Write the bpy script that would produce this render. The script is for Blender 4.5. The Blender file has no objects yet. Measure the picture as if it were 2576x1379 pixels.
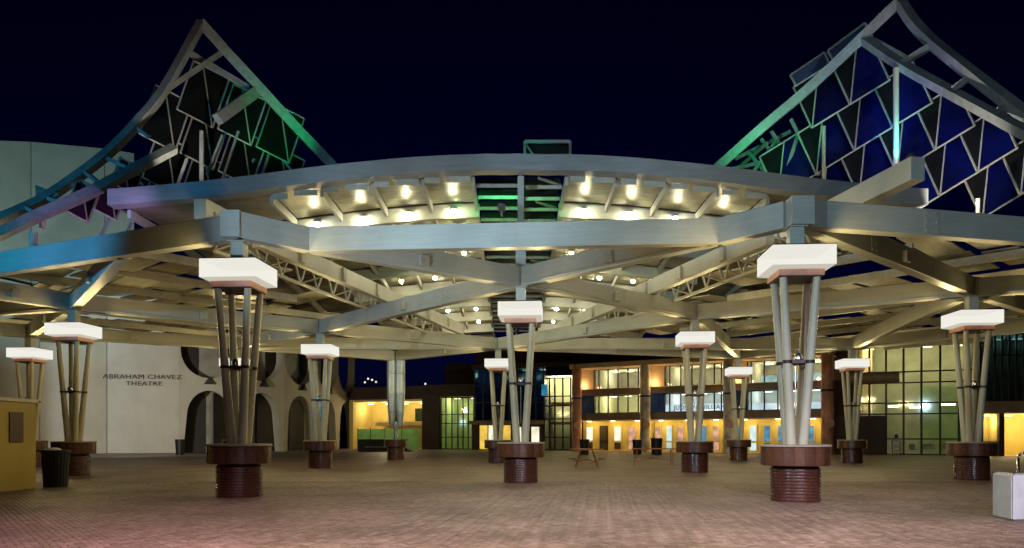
import bpy, bmesh, math, random
import numpy as np
from mathutils import Vector, Matrix
random.seed(7); np.random.seed(7)
S = bpy.context.scene
C = S.collection
HC = 1.6            # eye height
FPX = 1900.0; CX = 1288.0; HY = 1098.0   # measuring frame of the photograph (2576 wide)

# ------------------------------------------------------------------ camera
cam = bpy.data.objects.new('camera', bpy.data.cameras.new('camera')); C.objects.link(cam)
cam.data.sensor_width = 36; cam.data.lens = 36*FPX/2576
cam.data.shift_y = (HY-689.5)/2576
cam.location = (0, 0, HC); cam.rotation_euler = (math.radians(90), 0, 0)
cam.data.clip_end = 6000
S.camera = cam

# ------------------------------------------------------------------ sky and lights
W = bpy.data.worlds.new('World'); S.world = W; W.use_nodes = True
nt = W.node_tree; bg = nt.nodes['Background']
sky = nt.nodes.new('ShaderNodeTexSky'); sky.sky_type = 'NISHITA'; sky.sun_disc = False
sky.sun_elevation = math.radians(-5); sky.sun_rotation = math.radians(0)
sky.air_density = 1; sky.ozone_density = 4
hs = nt.nodes.new('ShaderNodeMix'); hs.data_type = 'RGBA'; hs.blend_type = 'MULTIPLY'; hs.inputs['Factor'].default_value = 1
hs.inputs['B'].default_value = (0.45, 0.45, 2.3, 1)
nt.links.new(sky.outputs[0], hs.inputs['A']); nt.links.new(hs.outputs['Result'], bg.inputs[0])
bg.inputs[1].default_value = 0.10
sun = bpy.data.objects.new('moon_light', bpy.data.lights.new('moon_light', 'SUN')); C.objects.link(sun)
sun.data.energy = 0.012; sun.data.angle = 0.01; sun.data.color = (.7, .8, 1); sun.rotation_euler = (math.radians(40), 0, math.radians(-30))
S.view_settings.view_transform = 'Standard'; S.view_settings.look = 'None'
S.view_settings.exposure = 0.22; S.view_settings.gamma = 1
try: S.view_settings.use_curve_mapping = False
except Exception: pass
S.render.engine = 'CYCLES'
S.cycles.use_denoising = True
S.cycles.max_bounces = 6; S.cycles.diffuse_bounces = 3; S.cycles.glossy_bounces = 3
S.cycles.transparent_max_bounces = 12
S.cycles.caustics_reflective = False; S.cycles.caustics_refractive = False
S.cycles.sample_clamp_indirect = 4.0

def spot(name, loc, target, col, power, size=60, blend=.6, radius=.25):
    l = bpy.data.lights.new(name, 'SPOT'); l.energy = power; l.color = col; l.spot_size = math.radians(size)
    l.spot_blend = blend; l.shadow_soft_size = radius
    o = bpy.data.objects.new(name, l); C.objects.link(o); o.location = loc
    o.rotation_euler = (Vector(target)-Vector(loc)).to_track_quat('-Z', 'Y').to_euler()
    return o
# floodlights of the street side, plus added washes (they stand left of and behind the camera)
spot('offframe_floodlight', (-9.5, 5.0, 6.5), (5.2, 20, 5.6), (.48, .78, 1.0), 5200, 62, .7)
spot('offframe_floodlight', (-8.5, 6.0, 1.6), (-3.0, 21, 9.2), (.52, .78, 1.0), 6500, 40, .7)  # added unseen uplight, shaped to wash the front beam and left corner only
spot('offframe_floodlight', (5, -6, 7), (5.5, 20, 5.8), (.55, .80, .95), 3400, 62, .9)
spot('plaza_floodlight', (-6, 2, 8), (-7.0, 9.6, 0), (1.0, .60, .84), 7500, 54, 1.0)
spot('plaza_floodlight', (1, 0, 9), (1.5, 9.4, 0), (1.0, .86, .95), 17000, 68, 1.0)
spot('plaza_floodlight', (11, -1, 7), (10, 10, 0), (.84, .76, 1.0), 8500, 64, 1.0)
spot('cyan_floodlight', (-24, 13, 5.2), (-16.5, 23.5, 7.8), (.03, .50, .95), 5200, 44, .5)
spot('blue_floodlight', (-19, 12, 5), (-13.6, 22.6, 7.2), (.20, .28, 1.0), 1100, 24, .9)
spot('wall_floodlight', (-34, 48, 11), (-45, 72, 23), (.50, .92, 1.0), 8500, 75, .8)
spot('facade_fill', (-29, 50, 5.0), (-33, 73, 5.5), (1.0, .92, .76), 7000, 78, .9, .4)  # added wash without a fitting, brightens the lower theatre wall
spot('facade_fill', (-48, 48, 4.5), (-46, 68, 6), (.66, .86, 1.0), 7500, 80, .9, .4)  # second added wash, cooler, for the left part of that wall

# ------------------------------------------------------------------ helpers
def P(x, y, Y): return Vector(((x-CX)/FPX*Y, Y, HC+(HY-y)/FPX*Y))
def GX(x, Y): return (x-CX)/FPX*Y

class MB:
    def __init__(s): s.v = []; s.f = []
    def add(s, vs, fs):
        n = len(s.v); s.v += [tuple(v) for v in vs]; s.f += [tuple(i+n for i in f) for f in fs]; return s
    def box(s, x0, x1, y0, y1, z0, z1):
        return s.add([(x0,y0,z0),(x1,y0,z0),(x1,y1,z0),(x0,y1,z0),(x0,y0,z1),(x1,y0,z1),(x1,y1,z1),(x0,y1,z1)],
                     [(0,3,2,1),(4,5,6,7),(0,1,5,4),(1,2,6,5),(2,3,7,6),(3,0,4,7)])
    def bar(s, p, q, w, h, up=None):
        p = Vector(p); q = Vector(q); d = (q-p).normalized()
        u = Vector(up) if up else Vector((0,0,1))
        if abs(d.dot(u)) > .98: u = Vector((0,1,0))
        r = d.cross(u).normalized(); u = r.cross(d).normalized()
        a = r*w/2; b = u*h/2
        return s.add([p-a-b, p+a-b, p+a+b, p-a+b, q-a-b, q+a-b, q+a+b, q-a+b],
                     [(0,1,2,3),(7,6,5,4),(0,4,5,1),(1,5,6,2),(2,6,7,3),(3,7,4,0)])
    def tube(s, p, q, r0, r1=None, n=12):
        r1 = r0 if r1 is None else r1
        p = Vector(p); q = Vector(q); d = (q-p).normalized(); u = Vector((0,0,1))
        if abs(d.dot(u)) > .98: u = Vector((0,1,0))
        r = d.cross(u).normalized(); u = r.cross(d).normalized(); vs = []
        for c, rad in ((p, r0), (q, r1)):
            for k in range(n):
                a = 2*math.pi*k/n; vs.append(c+r*math.cos(a)*rad+u*math.sin(a)*rad)
        fs = [(k, n+k, n+(k+1) % n, (k+1) % n) for k in range(n)]
        fs += [tuple(range(n)), tuple(range(2*n-1, n-1, -1))]
        return s.add(vs, fs)
    def lathe(s, prof, cx=0, cy=0, n=40, cap=True):
        vs = []
        for r, z in prof:
            for k in range(n):
                a = 2*math.pi*k/n; vs.append((cx+r*math.cos(a), cy+r*math.sin(a), z))
        fs = []
        for i in range(len(prof)-1):
            for k in range(n):
                fs.append((i*n+k, i*n+(k+1) % n, (i+1)*n+(k+1) % n, (i+1)*n+k))
        if cap: fs += [tuple(range(n-1, -1, -1)), tuple(range((len(prof)-1)*n, len(prof)*n))]
        return s.add(vs, fs)
    def slab(s, pts, t):
        pts = [Vector(p) for p in pts]; nrm = (pts[1]-pts[0]).cross(pts[2]-pts[0]).normalized()
        n = len(pts); vs = pts + [p+nrm*t for p in pts]
        fs = [tuple(range(n-1, -1, -1)), tuple(range(n, 2*n))] + [(k, (k+1) % n, n+(k+1) % n, n+k) for k in range(n)]
        return s.add(vs, fs)
    def sphere(s, c, r, n=12, m=8, sz=1):
        prof = [(max(r*math.sin(math.pi*i/m), .001), c[2]-r*sz*math.cos(math.pi*i/m)) for i in range(m+1)]
        return s.lathe(prof, c[0], c[1], n, True)
    def mesh(s, name):
        me = bpy.data.meshes.new(name); me.from_pydata(s.v, [], s.f); me.update(); return me

WM = {}
def obj(name, mb, mat, parent=None, smooth=False, bevel=0, label=None, kind=None):
    me = mb.mesh(name) if isinstance(mb, MB) else mb
    if smooth:
        bm = bmesh.new(); bm.from_mesh(me)
        for f in bm.faces: f.smooth = len(f.verts) <= 4
        for e in bm.edges:
            if len(e.link_faces) == 2 and e.calc_face_angle(0) > math.radians(35): e.smooth = False
        bm.to_mesh(me); bm.free()
    if bevel:
        bm = bmesh.new(); bm.from_mesh(me)
        bmesh.ops.bevel(bm, geom=[e for e in bm.edges if e.is_manifold and e.calc_face_angle(0) > .6], offset=bevel, segments=1, affect='EDGES')
        bm.to_mesh(me); bm.free()
    if mat: me.materials.append(mat)
    o = bpy.data.objects.new(name, me); C.objects.link(o)
    if parent: setpar(o, parent)
    if label: o['label'] = label
    if kind: o['kind'] = kind
    return o
def setpar(o, parent):
    o.parent = parent
    m = Matrix.Identity(4)
    if parent.type == 'EMPTY': m = Matrix.Translation(parent.location)
    o.matrix_parent_inverse = m.inverted()
def thing(name, label, cat, loc=(0,0,0), group=None):
    o = bpy.data.objects.new(name, None); C.objects.link(o); o.location = loc; o.empty_display_size = .3
    o['label'] = label; o['category'] = cat
    if group: o['group'] = group
    return o
def copy_thing(root, loc, rotz, label):
    def rec(o, par):
        c = o.copy(); C.objects.link(c)
        if par: c.parent = par; c.matrix_parent_inverse = o.matrix_parent_inverse.copy()
        for ch in list(o.children): rec(ch, c)
        return c
    r = rec(root, None); r.location = loc; r.rotation_euler = (0, 0, rotz); r['label'] = label
    return r

# ------------------------------------------------------------------ materials
def mk(name, col, rough=.6, metal=0.0, var=.18, scale=3.0, stretch=(1,1,1), bump=0.0, spec=.5, coat=0.0, dirt=.25, objrand=0.0):
    m = bpy.data.materials.new(name); m.use_nodes = True; t = m.node_tree; b = t.nodes['Principled BSDF']
    tc = t.nodes.new('ShaderNodeTexCoord'); mp = t.nodes.new('ShaderNodeMapping'); mp.inputs['Scale'].default_value = stretch
    n1 = t.nodes.new('ShaderNodeTexNoise'); n1.inputs['Scale'].default_value = scale; n1.inputs['Detail'].default_value = 7; n1.inputs['Roughness'].default_value = .62
    n2 = t.nodes.new('ShaderNodeTexNoise'); n2.inputs['Scale'].default_value = .55; n2.inputs['Detail'].default_value = 4
    t.links.new(tc.outputs['Object'], mp.inputs[0]); t.links.new(mp.outputs[0], n1.inputs['Vector']); t.links.new(tc.outputs['Object'], n2.inputs['Vector'])
    mr = t.nodes.new('ShaderNodeMapRange'); mr.inputs['From Min'].default_value = .3; mr.inputs['From Max'].default_value = .7
    mr.inputs['To Min'].default_value = 1-var; mr.inputs['To Max'].default_value = 1+var
    t.links.new(n1.outputs['Fac'], mr.inputs[0])
    mr2 = t.nodes.new('ShaderNodeMapRange'); mr2.inputs['From Min'].default_value = .35; mr2.inputs['From Max'].default_value = .6
    mr2.inputs['To Min'].default_value = 1-dirt; mr2.inputs['To Max'].default_value = 1
    t.links.new(n2.outputs['Fac'], mr2.inputs[0])
    mu = t.nodes.new('ShaderNodeMath'); mu.operation = 'MULTIPLY'; t.links.new(mr.outputs[0], mu.inputs[0]); t.links.new(mr2.outputs[0], mu.inputs[1])
    last = mu
    if objrand:
        oi = t.nodes.new('ShaderNodeObjectInfo'); mr3 = t.nodes.new('ShaderNodeMapRange')
        mr3.inputs['To Min'].default_value = 1-objrand; mr3.inputs['To Max'].default_value = 1+objrand
        t.links.new(oi.outputs['Random'], mr3.inputs[0])
        m2 = t.nodes.new('ShaderNodeMath'); m2.operation = 'MULTIPLY'; t.links.new(mu.outputs[0], m2.inputs[0]); t.links.new(mr3.outputs[0], m2.inputs[1]); last = m2
    vm = t.nodes.new('ShaderNodeVectorMath'); vm.operation = 'SCALE'; vm.inputs[0].default_value = col[:3]
    t.links.new(last.outputs[0], vm.inputs['Scale']); t.links.new(vm.outputs[0], b.inputs['Base Color'])
    rr = t.nodes.new('ShaderNodeMapRange'); rr.inputs['To Min'].default_value = max(rough-.1, .03); rr.inputs['To Max'].default_value = min(rough+.12, 1)
    t.links.new(n1.outputs['Fac'], rr.inputs[0]); t.links.new(rr.outputs[0], b.inputs['Roughness'])
    b.inputs['Metallic'].default_value = metal; b.inputs['Specular IOR Level'].default_value = spec; b.inputs['Coat Weight'].default_value = coat
    b.inputs['Coat Roughness'].default_value = .12
    if bump:
        bp = t.nodes.new('ShaderNodeBump'); bp.inputs['Strength'].default_value = bump; bp.inputs['Distance'].default_value = .02
        t.links.new(n1.outputs['Fac'], bp.inputs['Height']); t.links.new(bp.outputs[0], b.inputs['Normal'])
    return m
def emit(name, col, strength, var=0.0, scale=2.0):
    m = bpy.data.materials.new(name); m.use_nodes = True; t = m.node_tree
    b = t.nodes['Principled BSDF']; b.inputs['Base Color'].default_value = (.06,.06,.06,1)
    b.inputs['Emission Color'].default_value = (*col, 1); b.inputs['Emission Strength'].default_value = strength
    if var:
        tc = t.nodes.new('ShaderNodeTexCoord'); n = t.nodes.new('ShaderNodeTexNoise'); n.inputs['Scale'].default_value = scale
        mr = t.nodes.new('ShaderNodeMapRange'); mr.inputs['From Min'].default_value = .3; mr.inputs['From Max'].default_value = .7
        mr.inputs['To Min'].default_value = strength*(1-var); mr.inputs['To Max'].default_value = strength*(1+var)
        t.links.new(tc.outputs['Object'], n.inputs['Vector']); t.links.new(n.outputs['Fac'], mr.inputs[0]); t.links.new(mr.outputs[0], b.inputs['Emission Strength'])
    return m
def glass(name, tint=(.75,.85,.85), refl=.12):
    m = bpy.data.materials.new(name); m.use_nodes = True; t = m.node_tree
    for n in list(t.nodes): t.nodes.remove(n)
    o = t.nodes.new('ShaderNodeOutputMaterial'); tr = t.nodes.new('ShaderNodeBsdfTransparent'); tr.inputs[0].default_value = (*tint, 1)
    gl = t.nodes.new('ShaderNodeBsdfGlossy'); gl.inputs['Roughness'].default_value = .06
    lw = t.nodes.new('ShaderNodeLayerWeight'); lw.inputs['Blend'].default_value = .25
    mr = t.nodes.new('ShaderNodeMapRange'); mr.inputs['To Min'].default_value = refl*.5; mr.inputs['To Max'].default_value = min(1, refl*4)
    mx = t.nodes.new('ShaderNodeMixShader')
    t.links.new(lw.outputs['Fresnel'], mr.inputs[0]); t.links.new(mr.outputs[0], mx.inputs[0])
    t.links.new(tr.outputs[0], mx.inputs[1]); t.links.new(gl.outputs[0], mx.inputs[2]); t.links.new(mx.outputs[0], o.inputs[0])
    return m

M = {}
M['beam'] = mk('painted_steel_beam', (.46,.46,.41), .42, .0, .10, 5, (.25,6,6), .05, .5, dirt=.18)
M['steel'] = mk('painted_steel', (.46,.44,.37), .45, .0, .14, 5, (1,1,1), .05, dirt=.25)
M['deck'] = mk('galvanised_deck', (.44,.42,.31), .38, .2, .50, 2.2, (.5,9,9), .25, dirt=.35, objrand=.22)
M['deckdark'] = mk('dimmed_deck', (.27,.235,.165), .5, .2, .4, 1.5, (.6,7,7), .2, dirt=.4, objrand=.35)  # darker deck copy: dimness of side bays and vault wings painted into colour
M['canopy'] = mk('canopy_steel', (.32,.33,.32), .45, .0, .2, 4, (1,1,1), .05, dirt=.3)
M['lframe'] = mk('louvre_frame_paint', (.60,.57,.48), .45, 0, .15, 6)
M['blueglass'] = mk('blue_louvre_sheet', (.004,.007,.10), .3, .0, .5, .5, (1,1,.4), .0, .4, dirt=.6, objrand=.3)
M['darkpanel'] = mk('dark_louvre_sheet', (.012,.012,.014), .4, .0, .3, 1, dirt=.4)
M['purplepanel'] = mk('plum_louvre_sheet', (.055,.02,.05), .4, .0, .3, 1, dirt=.3)
M['column'] = mk('cream_column_paint', (.58,.53,.38), .38, 0, .08, 6, (1,1,.2), .03, dirt=.15)
M['tile'] = mk('glazed_brown_tile', (.115,.046,.024), .24, 0, .18, 5, (1,1,.4), .04, .5, coat=.5, dirt=.3, objrand=.3)
M['rib'] = mk('glazed_ribbed_tile', (.085,.028,.018), .24, 0, .2, 6, (1,1,.5), .04, .5, coat=.5, dirt=.3)
M['coping'] = mk('cast_coping', (.46,.38,.28), .7, 0, .15, 10, bump=.1)
M['terracotta'] = mk('terracotta_metal', (.68,.32,.22), .5, 0, .12, 6)
M['collar'] = mk('dark_collar', (.05,.03,.03), .4, .4, .2, 10)
M['chrome'] = mk('bright_metal', (.6,.6,.62), .2, 1, .1, 10)
def acrylic(name, col, k, through):
    m = bpy.data.materials.new(name); m.use_nodes = True; t = m.node_tree
    for n in list(t.nodes): t.nodes.remove(n)
    o = t.nodes.new('ShaderNodeOutputMaterial'); e = t.nodes.new('ShaderNodeEmission'); e.inputs[0].default_value = (*col,1); e.inputs[1].default_value = k
    tr = t.nodes.new('ShaderNodeBsdfTransparent'); tr.inputs[0].default_value = (through,through,through,1)
    a = t.nodes.new('ShaderNodeAddShader'); t.links.new(e.outputs[0], a.inputs[0]); t.links.new(tr.outputs[0], a.inputs[1]); t.links.new(a.outputs[0], o.inputs[0])
    return m
M['shade'] = acrylic('lamp_acrylic', (1.0,.975,.88), .70, .08)
M['liddark'] = mk('dark_lid', (.0008,.0008,.0008), .95, 0, .1, 4, spec=0.0)
M['shadebottom'] = acrylic('lamp_diffuser', (1.0,.93,.78), .42, .14)
M['bulb'] = emit('ceiling_bulb', (1.0,.93,.60), 160.0)
M['concrete'] = mk('theatre_concrete', (.50,.46,.38), .85, 0, .045, 1.6, (1,1,.25), .05, dirt=.09)
M['niche'] = mk('niche_wall', (.42,.41,.37), .85, 0, .1, 2)
M['dark'] = mk('niche_dark', (.012,.010,.010), .6, 0, .3, 2)
M['black'] = mk('black_plastic', (.006,.006,.008), .55, 0, .3, 8, bump=.05)
M['letters'] = mk('dark_metal_letters', (.035,.028,.025), .45, .3)
M['yellowwall'] = mk('ochre_render', (.62,.50,.16), .8, 0, .08, 2, dirt=.12)
M['kiosk'] = mk('kiosk_ochre_paint', (.42,.30,.045), .6, 0, .07, 1.5, (1,1,.3), .03, dirt=.2)
M['whiteconc'] = mk('white_cast_concrete', (.62,.61,.58), .8, 0, .10, 6, bump=.15, dirt=.2)
M['frame'] = mk('bronze_mullion', (.025,.02,.015), .45, .3)
M['glass'] = glass('clear_glazing', (.80,.86,.80), .10)
M['darkglass'] = glass('tinted_glazing', (.20,.30,.28), .16)
M['bluepane'] = mk('blue_glazing', (.03,.06,.22), .15, 0, .4, 1)
M['greenfence'] = mk('green_screen', (.20,.42,.12), .7, 0, .2, 2)
M['stonecol'] = mk('stone_column', (.72,.64,.48), .7, 0, .45, 2.2, (1,1,.5), .2, dirt=.5)
M['redcol'] = mk('red_column', (.55,.24,.14), .6, 0, .35, 2.2, (1,1,.5), .2, dirt=.4)
M['fascia'] = mk('cream_fascia', (.68,.52,.30), .7, 0, .08, 2)
M['brownband'] = mk('brown_spandrel', (.25,.17,.10), .7, 0, .2, 2)
M['darkwall'] = mk('dark_masonry', (.05,.03,.022), .8, 0, .3, 1.2)
M['cream'] = mk('cream_interior', (.50,.50,.40), .8, 0, .12, 1, dirt=.15)
M['greenint'] = mk('green_interior', (.42,.55,.30), .8, 0, .12, 1)
M['greyint'] = mk('grey_interior', (.50,.48,.46), .8, 0, .15, 1)
M['roomlight'] = emit('room_light', (1.0,.84,.50), 7.0)
M['coollight'] = emit('cool_room_light', (.85,.95,1.0), 6.0)
M['shopwhite'] = emit('lit_white_window', (1.0,.93,.70), .85, .25, 1.2)
M['shopyellow'] = emit('lit_yellow_window', (.85,.55,.08), .8, .3, .8)
M['shopcool'] = emit('lit_cool_window', (.62,.88,.95), .7, .3, 1.2)
M['poster'] = emit('backlit_blue_poster', (.02,.22,.38), .75, .6, 2.5)
M['posterwarm'] = emit('backlit_pink_poster', (.75,.38,.30), .6, .5, 2.0)
M['band'] = emit('lit_counter_band', (.70,.78,1.0), 1.1, .15, 1)
M['bronze'] = mk('bronze_plaque', (.07,.035,.02), .45, .4, .5, 14, bump=.3)
M['silver'] = mk('brushed_silver', (.46,.54,.60), .36, .5, .25, 5, (3,3,.3), .1)
M['rust'] = mk('rusty_mesh', (.32,.13,.05), .7, .2, .3, 8)
M['leaf'] = mk('night_foliage', (.03,.05,.02), .8, 0, .4, 3)
M['bark'] = mk('bark', (.06,.045,.03), .9)
M['hill'] = mk('far_hill', (.02,.02,.03), .9)

def brickmat(name, tex):
    m = bpy.data.materials.new(name); m.use_nodes = True; t = m.node_tree; b = t.nodes['Principled BSDF']
    tc = t.nodes.new('ShaderNodeTexCoord')
    cr = t.nodes.new('ShaderNodeValToRGB'); e = cr.color_ramp.elements
    e[0].position = 0; e[0].color = (.155,.094,.064,1); e[1].position = 1; e[1].color = (.30,.20,.15,1)
    x = e.new(.5); x.color = (.225,.142,.105,1); x = e.new(.75); x.color = (.265,.18,.14,1)
    if tex:
        mp = t.nodes.new('ShaderNodeMapping'); mp.inputs['Rotation'].default_value = (0,0,math.radians(45))
        br = t.nodes.new('ShaderNodeTexBrick'); br.inputs['Scale'].default_value = 1; br.inputs['Brick Width'].default_value = .2; br.inputs['Row Height'].default_value = .1
        br.inputs['Mortar Size'].default_value = .006; br.inputs['Color1'].default_value = (0,0,0,1); br.inputs['Color2'].default_value = (1,1,1,1); br.inputs['Mortar'].default_value = (.1,.1,.1,1)
        t.links.new(tc.outputs['Object'], mp.inputs[0]); t.links.new(mp.outputs[0], br.inputs['Vector']); t.links.new(br.outputs['Color'], cr.inputs[0])
    else:
        at = t.nodes.new('ShaderNodeAttribute'); at.attribute_name = 'tone'; oi = t.nodes.new('ShaderNodeObjectInfo')
        ad = t.nodes.new('ShaderNodeMath'); ad.operation = 'ADD'; fr = t.nodes.new('ShaderNodeMath'); fr.operation = 'FRACT'
        t.links.new(at.outputs['Fac'], ad.inputs[0]); t.links.new(oi.outputs['Random'], ad.inputs[1]); t.links.new(ad.outputs[0], fr.inputs[0]); t.links.new(fr.outputs[0], cr.inputs[0])
    ge = t.nodes.new('ShaderNodeNewGeometry')
    n2 = t.nodes.new('ShaderNodeTexNoise'); n2.inputs['Scale'].default_value = .35; n2.inputs['Detail'].default_value = 6
    t.links.new(ge.outputs['Position'], n2.inputs['Vector'])
    n3 = t.nodes.new('ShaderNodeTexNoise'); n3.inputs['Scale'].default_value = 40; n3.inputs['Detail'].default_value = 4
    t.links.new(ge.outputs['Position'], n3.inputs['Vector'])
    m2 = t.nodes.new('ShaderNodeMapRange'); m2.inputs['From Min'].default_value = .35; m2.inputs['From Max'].default_value = .65; m2.inputs['To Min'].default_value = .62; m2.inputs['To Max'].default_value = 1.12
    m3 = t.nodes.new('ShaderNodeMapRange'); m3.inputs['From Min'].default_value = .3; m3.inputs['From Max'].default_value = .7; m3.inputs['To Min'].default_value = .85; m3.inputs['To Max'].default_value = 1.15
    t.links.new(n2.outputs['Fac'], m2.inputs[0]); t.links.new(n3.outputs['Fac'], m3.inputs[0])
    mu = t.nodes.new('ShaderNodeMath'); mu.operation = 'MULTIPLY'; t.links.new(m2.outputs[0], mu.inputs[0]); t.links.new(m3.outputs[0], mu.inputs[1])
    vo = t.nodes.new('ShaderNodeTexVoronoi'); vo.inputs['Scale'].default_value = .9; t.links.new(ge.outputs['Position'], vo.inputs['Vector'])
    gs = t.nodes.new('ShaderNodeMapRange'); gs.inputs['From Min'].default_value = .035; gs.inputs['From Max'].default_value = .06; gs.inputs['To Min'].default_value = .45; gs.inputs['To Max'].default_value = 1
    t.links.new(vo.outputs['Distance'], gs.inputs[0])
    n4 = t.nodes.new('ShaderNodeTexNoise'); n4.inputs['Scale'].default_value = 1.3; n4.inputs['Detail'].default_value = 8; n4.inputs['Roughness'].default_value = .7
    t.links.new(ge.outputs['Position'], n4.inputs['Vector'])
    g4 = t.nodes.new('ShaderNodeMapRange'); g4.inputs['From Min'].default_value = .36; g4.inputs['From Max'].default_value = .52; g4.inputs['To Min'].default_value = .74; g4.inputs['To Max'].default_value = 1
    t.links.new(n4.outputs['Fac'], g4.inputs[0])
    mg = t.nodes.new('ShaderNodeMath'); mg.operation = 'MULTIPLY'; t.links.new(gs.outputs[0], mg.inputs[0]); t.links.new(g4.outputs[0], mg.inputs[1])
    mu0 = mu; mu = t.nodes.new('ShaderNodeMath'); mu.operation = 'MULTIPLY'; t.links.new(mu0.outputs[0], mu.inputs[0]); t.links.new(mg.outputs[0], mu.inputs[1])
    vm = t.nodes.new('ShaderNodeVectorMath'); vm.operation = 'SCALE'; t.links.new(cr.outputs[0], vm.inputs[0]); t.links.new(mu.outputs[0], vm.inputs['Scale'])
    t.links.new(vm.outputs[0], b.inputs['Base Color'])
    rg = t.nodes.new('ShaderNodeMapRange'); rg.inputs['To Min'].default_value = .35; rg.inputs['To Max'].default_value = .75; t.links.new(n4.outputs['Fac'], rg.inputs[0]); t.links.new(rg.outputs[0], b.inputs['Roughness'])
    bp = t.nodes.new('ShaderNodeBump'); bp.inputs['Strength'].default_value = .25; bp.inputs['Distance'].default_value = .01
    t.links.new(n3.outputs['Fac'], bp.inputs['Height']); t.links.new(bp.outputs[0], b.inputs['Normal'])
    return m
M['brick'] = brickmat('brick_paver', False); M['brickfar'] = brickmat('brick_paving_far', True)
M['joint'] = mk('sand_joint', (.022,.016,.012), .9)

# ------------------------------------------------------------------ ground
BY0, BY1 = 6.0, 27.0
g = MB(); R = 2500
g.add([(-R,-R,0),(R,-R,0),(R,BY0,0),(-R,BY0,0)], [(0,1,2,3)])
g.add([(-R,BY1,-.004),(R,BY1,-.004),(R,R,-.004),(-R,R,-.004)], [(0,1,2,3)])
g.add([(-R,BY0,0),(-24,BY0,0),(-24,BY1,0),(-R,BY1,0)], [(0,1,2,3)])
g.add([(24,BY0,0),(R,BY0,0),(R,BY1,0),(24,BY1,0)], [(0,1,2,3)])
ground = obj('ground', g, M['brickfar'], kind='structure')
bed = obj('paving_bed', MB().add([(-24,BY0,-.016),(24,BY0,-.016),(24,BY1,-.016),(-24,BY1,-.016)], [(0,1,2,3)]), M['joint'], ground)
# herringbone brick field: real bricks with open joints, turned a few degrees
U = .102
ca, sa = math.cos(math.radians(38)), math.sin(math.radians(38))
i = np.arange(-330, 331); ii, jj = np.meshgrid(i, i, indexing='ij'); cl = (ii-jj) % 4
hm = cl == 0; vmk = cl == 3
cen = np.concatenate([np.stack([(ii[hm]+1.0), (jj[hm]+.5), np.zeros(hm.sum())], 1), np.stack([(ii[vmk]+.5), (jj[vmk]+1.0), np.ones(vmk.sum())], 1)])
cx = cen[:,0]*U; cy = cen[:,1]*U
wx = cx*ca-cy*sa; wy = cx*sa+cy*ca+16
ok = (wy > BY0+.1) & (wy < BY1+.08) & (np.abs(wx) < np.minimum(wy*.74+1.5, 23.8))
wx, wy, ori = wx[ok], wy[ok], cen[ok, 2]
row = wy*0
infr = (np.abs(wx) < wy*.675) & (wy > 10.85)
order = np.argsort(np.where(infr, wy+np.abs(wx)*.02, 1e9))
near = order[:300]; rest = order[300:]
hx, hy, bv = U-.006, U/2-.006, .007
loc8 = np.array([(-hx,-hy,-.02),(hx,-hy,-.02),(hx,hy,-.02),(-hx,hy,-.02),(-hx,-hy,-bv),(hx,-hy,-bv),(hx,hy,-bv),(-hx,hy,-bv),
                 (-hx+bv,-hy+bv,0),(hx-bv,-hy+bv,0),(hx-bv,hy-bv,0),(-hx+bv,hy-bv,0)])
fq = [(8,9,10,11)] + [(k,(k+1)%4,4+(k+1)%4,4+k) for k in range(4)] + [(4+k,4+(k+1)%4,8+(k+1)%4,8+k) for k in range(4)]
th = math.radians(38)+ori[rest]*math.pi/2 + np.random.uniform(-.012,.012,len(rest))
c, s = np.cos(th)[:,None], np.sin(th)[:,None]
dz = np.random.uniform(-.003, .002, len(rest))[:,None]
V = np.stack([wx[rest][:,None]+loc8[:,0]*c-loc8[:,1]*s, wy[rest][:,None]+loc8[:,0]*s+loc8[:,1]*c, loc8[:,2]+dz], 2).reshape(-1,3)
nb = len(rest); Fc = (np.array(fq)[None]+(np.arange(nb)*12)[:,None,None]).reshape(-1,4)
me = bpy.data.meshes.new('brick_paving'); me.vertices.add(len(V)); me.vertices.foreach_set('co', V.ravel())
me.loops.add(Fc.size); me.loops.foreach_set('vertex_index', Fc.ravel().astype(np.int32)); me.polygons.add(len(Fc))
me.polygons.foreach_set('loop_start', np.arange(0, Fc.size, 4, dtype=np.int32)); me.update(calc_edges=True)
at = me.attributes.new('tone', 'FLOAT', 'FACE'); at.data.foreach_set('value', np.repeat(np.random.rand(nb), 9).astype(np.float32))
o = obj('brick_paving', me, M['brick'], ground, kind='stuff')
bme = MB().add([tuple(v) for v in loc8], fq).mesh('brick'); bme.materials.append(M['brick'])
for k in near:
    b = bpy.data.objects.new('brick', bme); C.objects.link(b); b.parent = ground
    b.location = (wx[k], wy[k], random.uniform(-.003,.002)); b.rotation_euler = (0, 0, math.radians(38)+ori[k]*math.pi/2+random.uniform(-.012,.012))
hl = MB()
for k in range(60):
    a = k/59; xx = -900+1800*a; zz = 8+10*math.sin(a*9)+6*math.sin(a*23)
    hl.v += [(xx, 900, -1), (xx, 900, max(zz, 3)), (xx, 1100, -1)]
for k in range(59): b_ = 3*k; hl.f += [(b_, b_+3, b_+4, b_+1), (b_+1, b_+4, b_+5, b_+2)]
obj('hills', hl, M['hill'], kind='structure')

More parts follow.
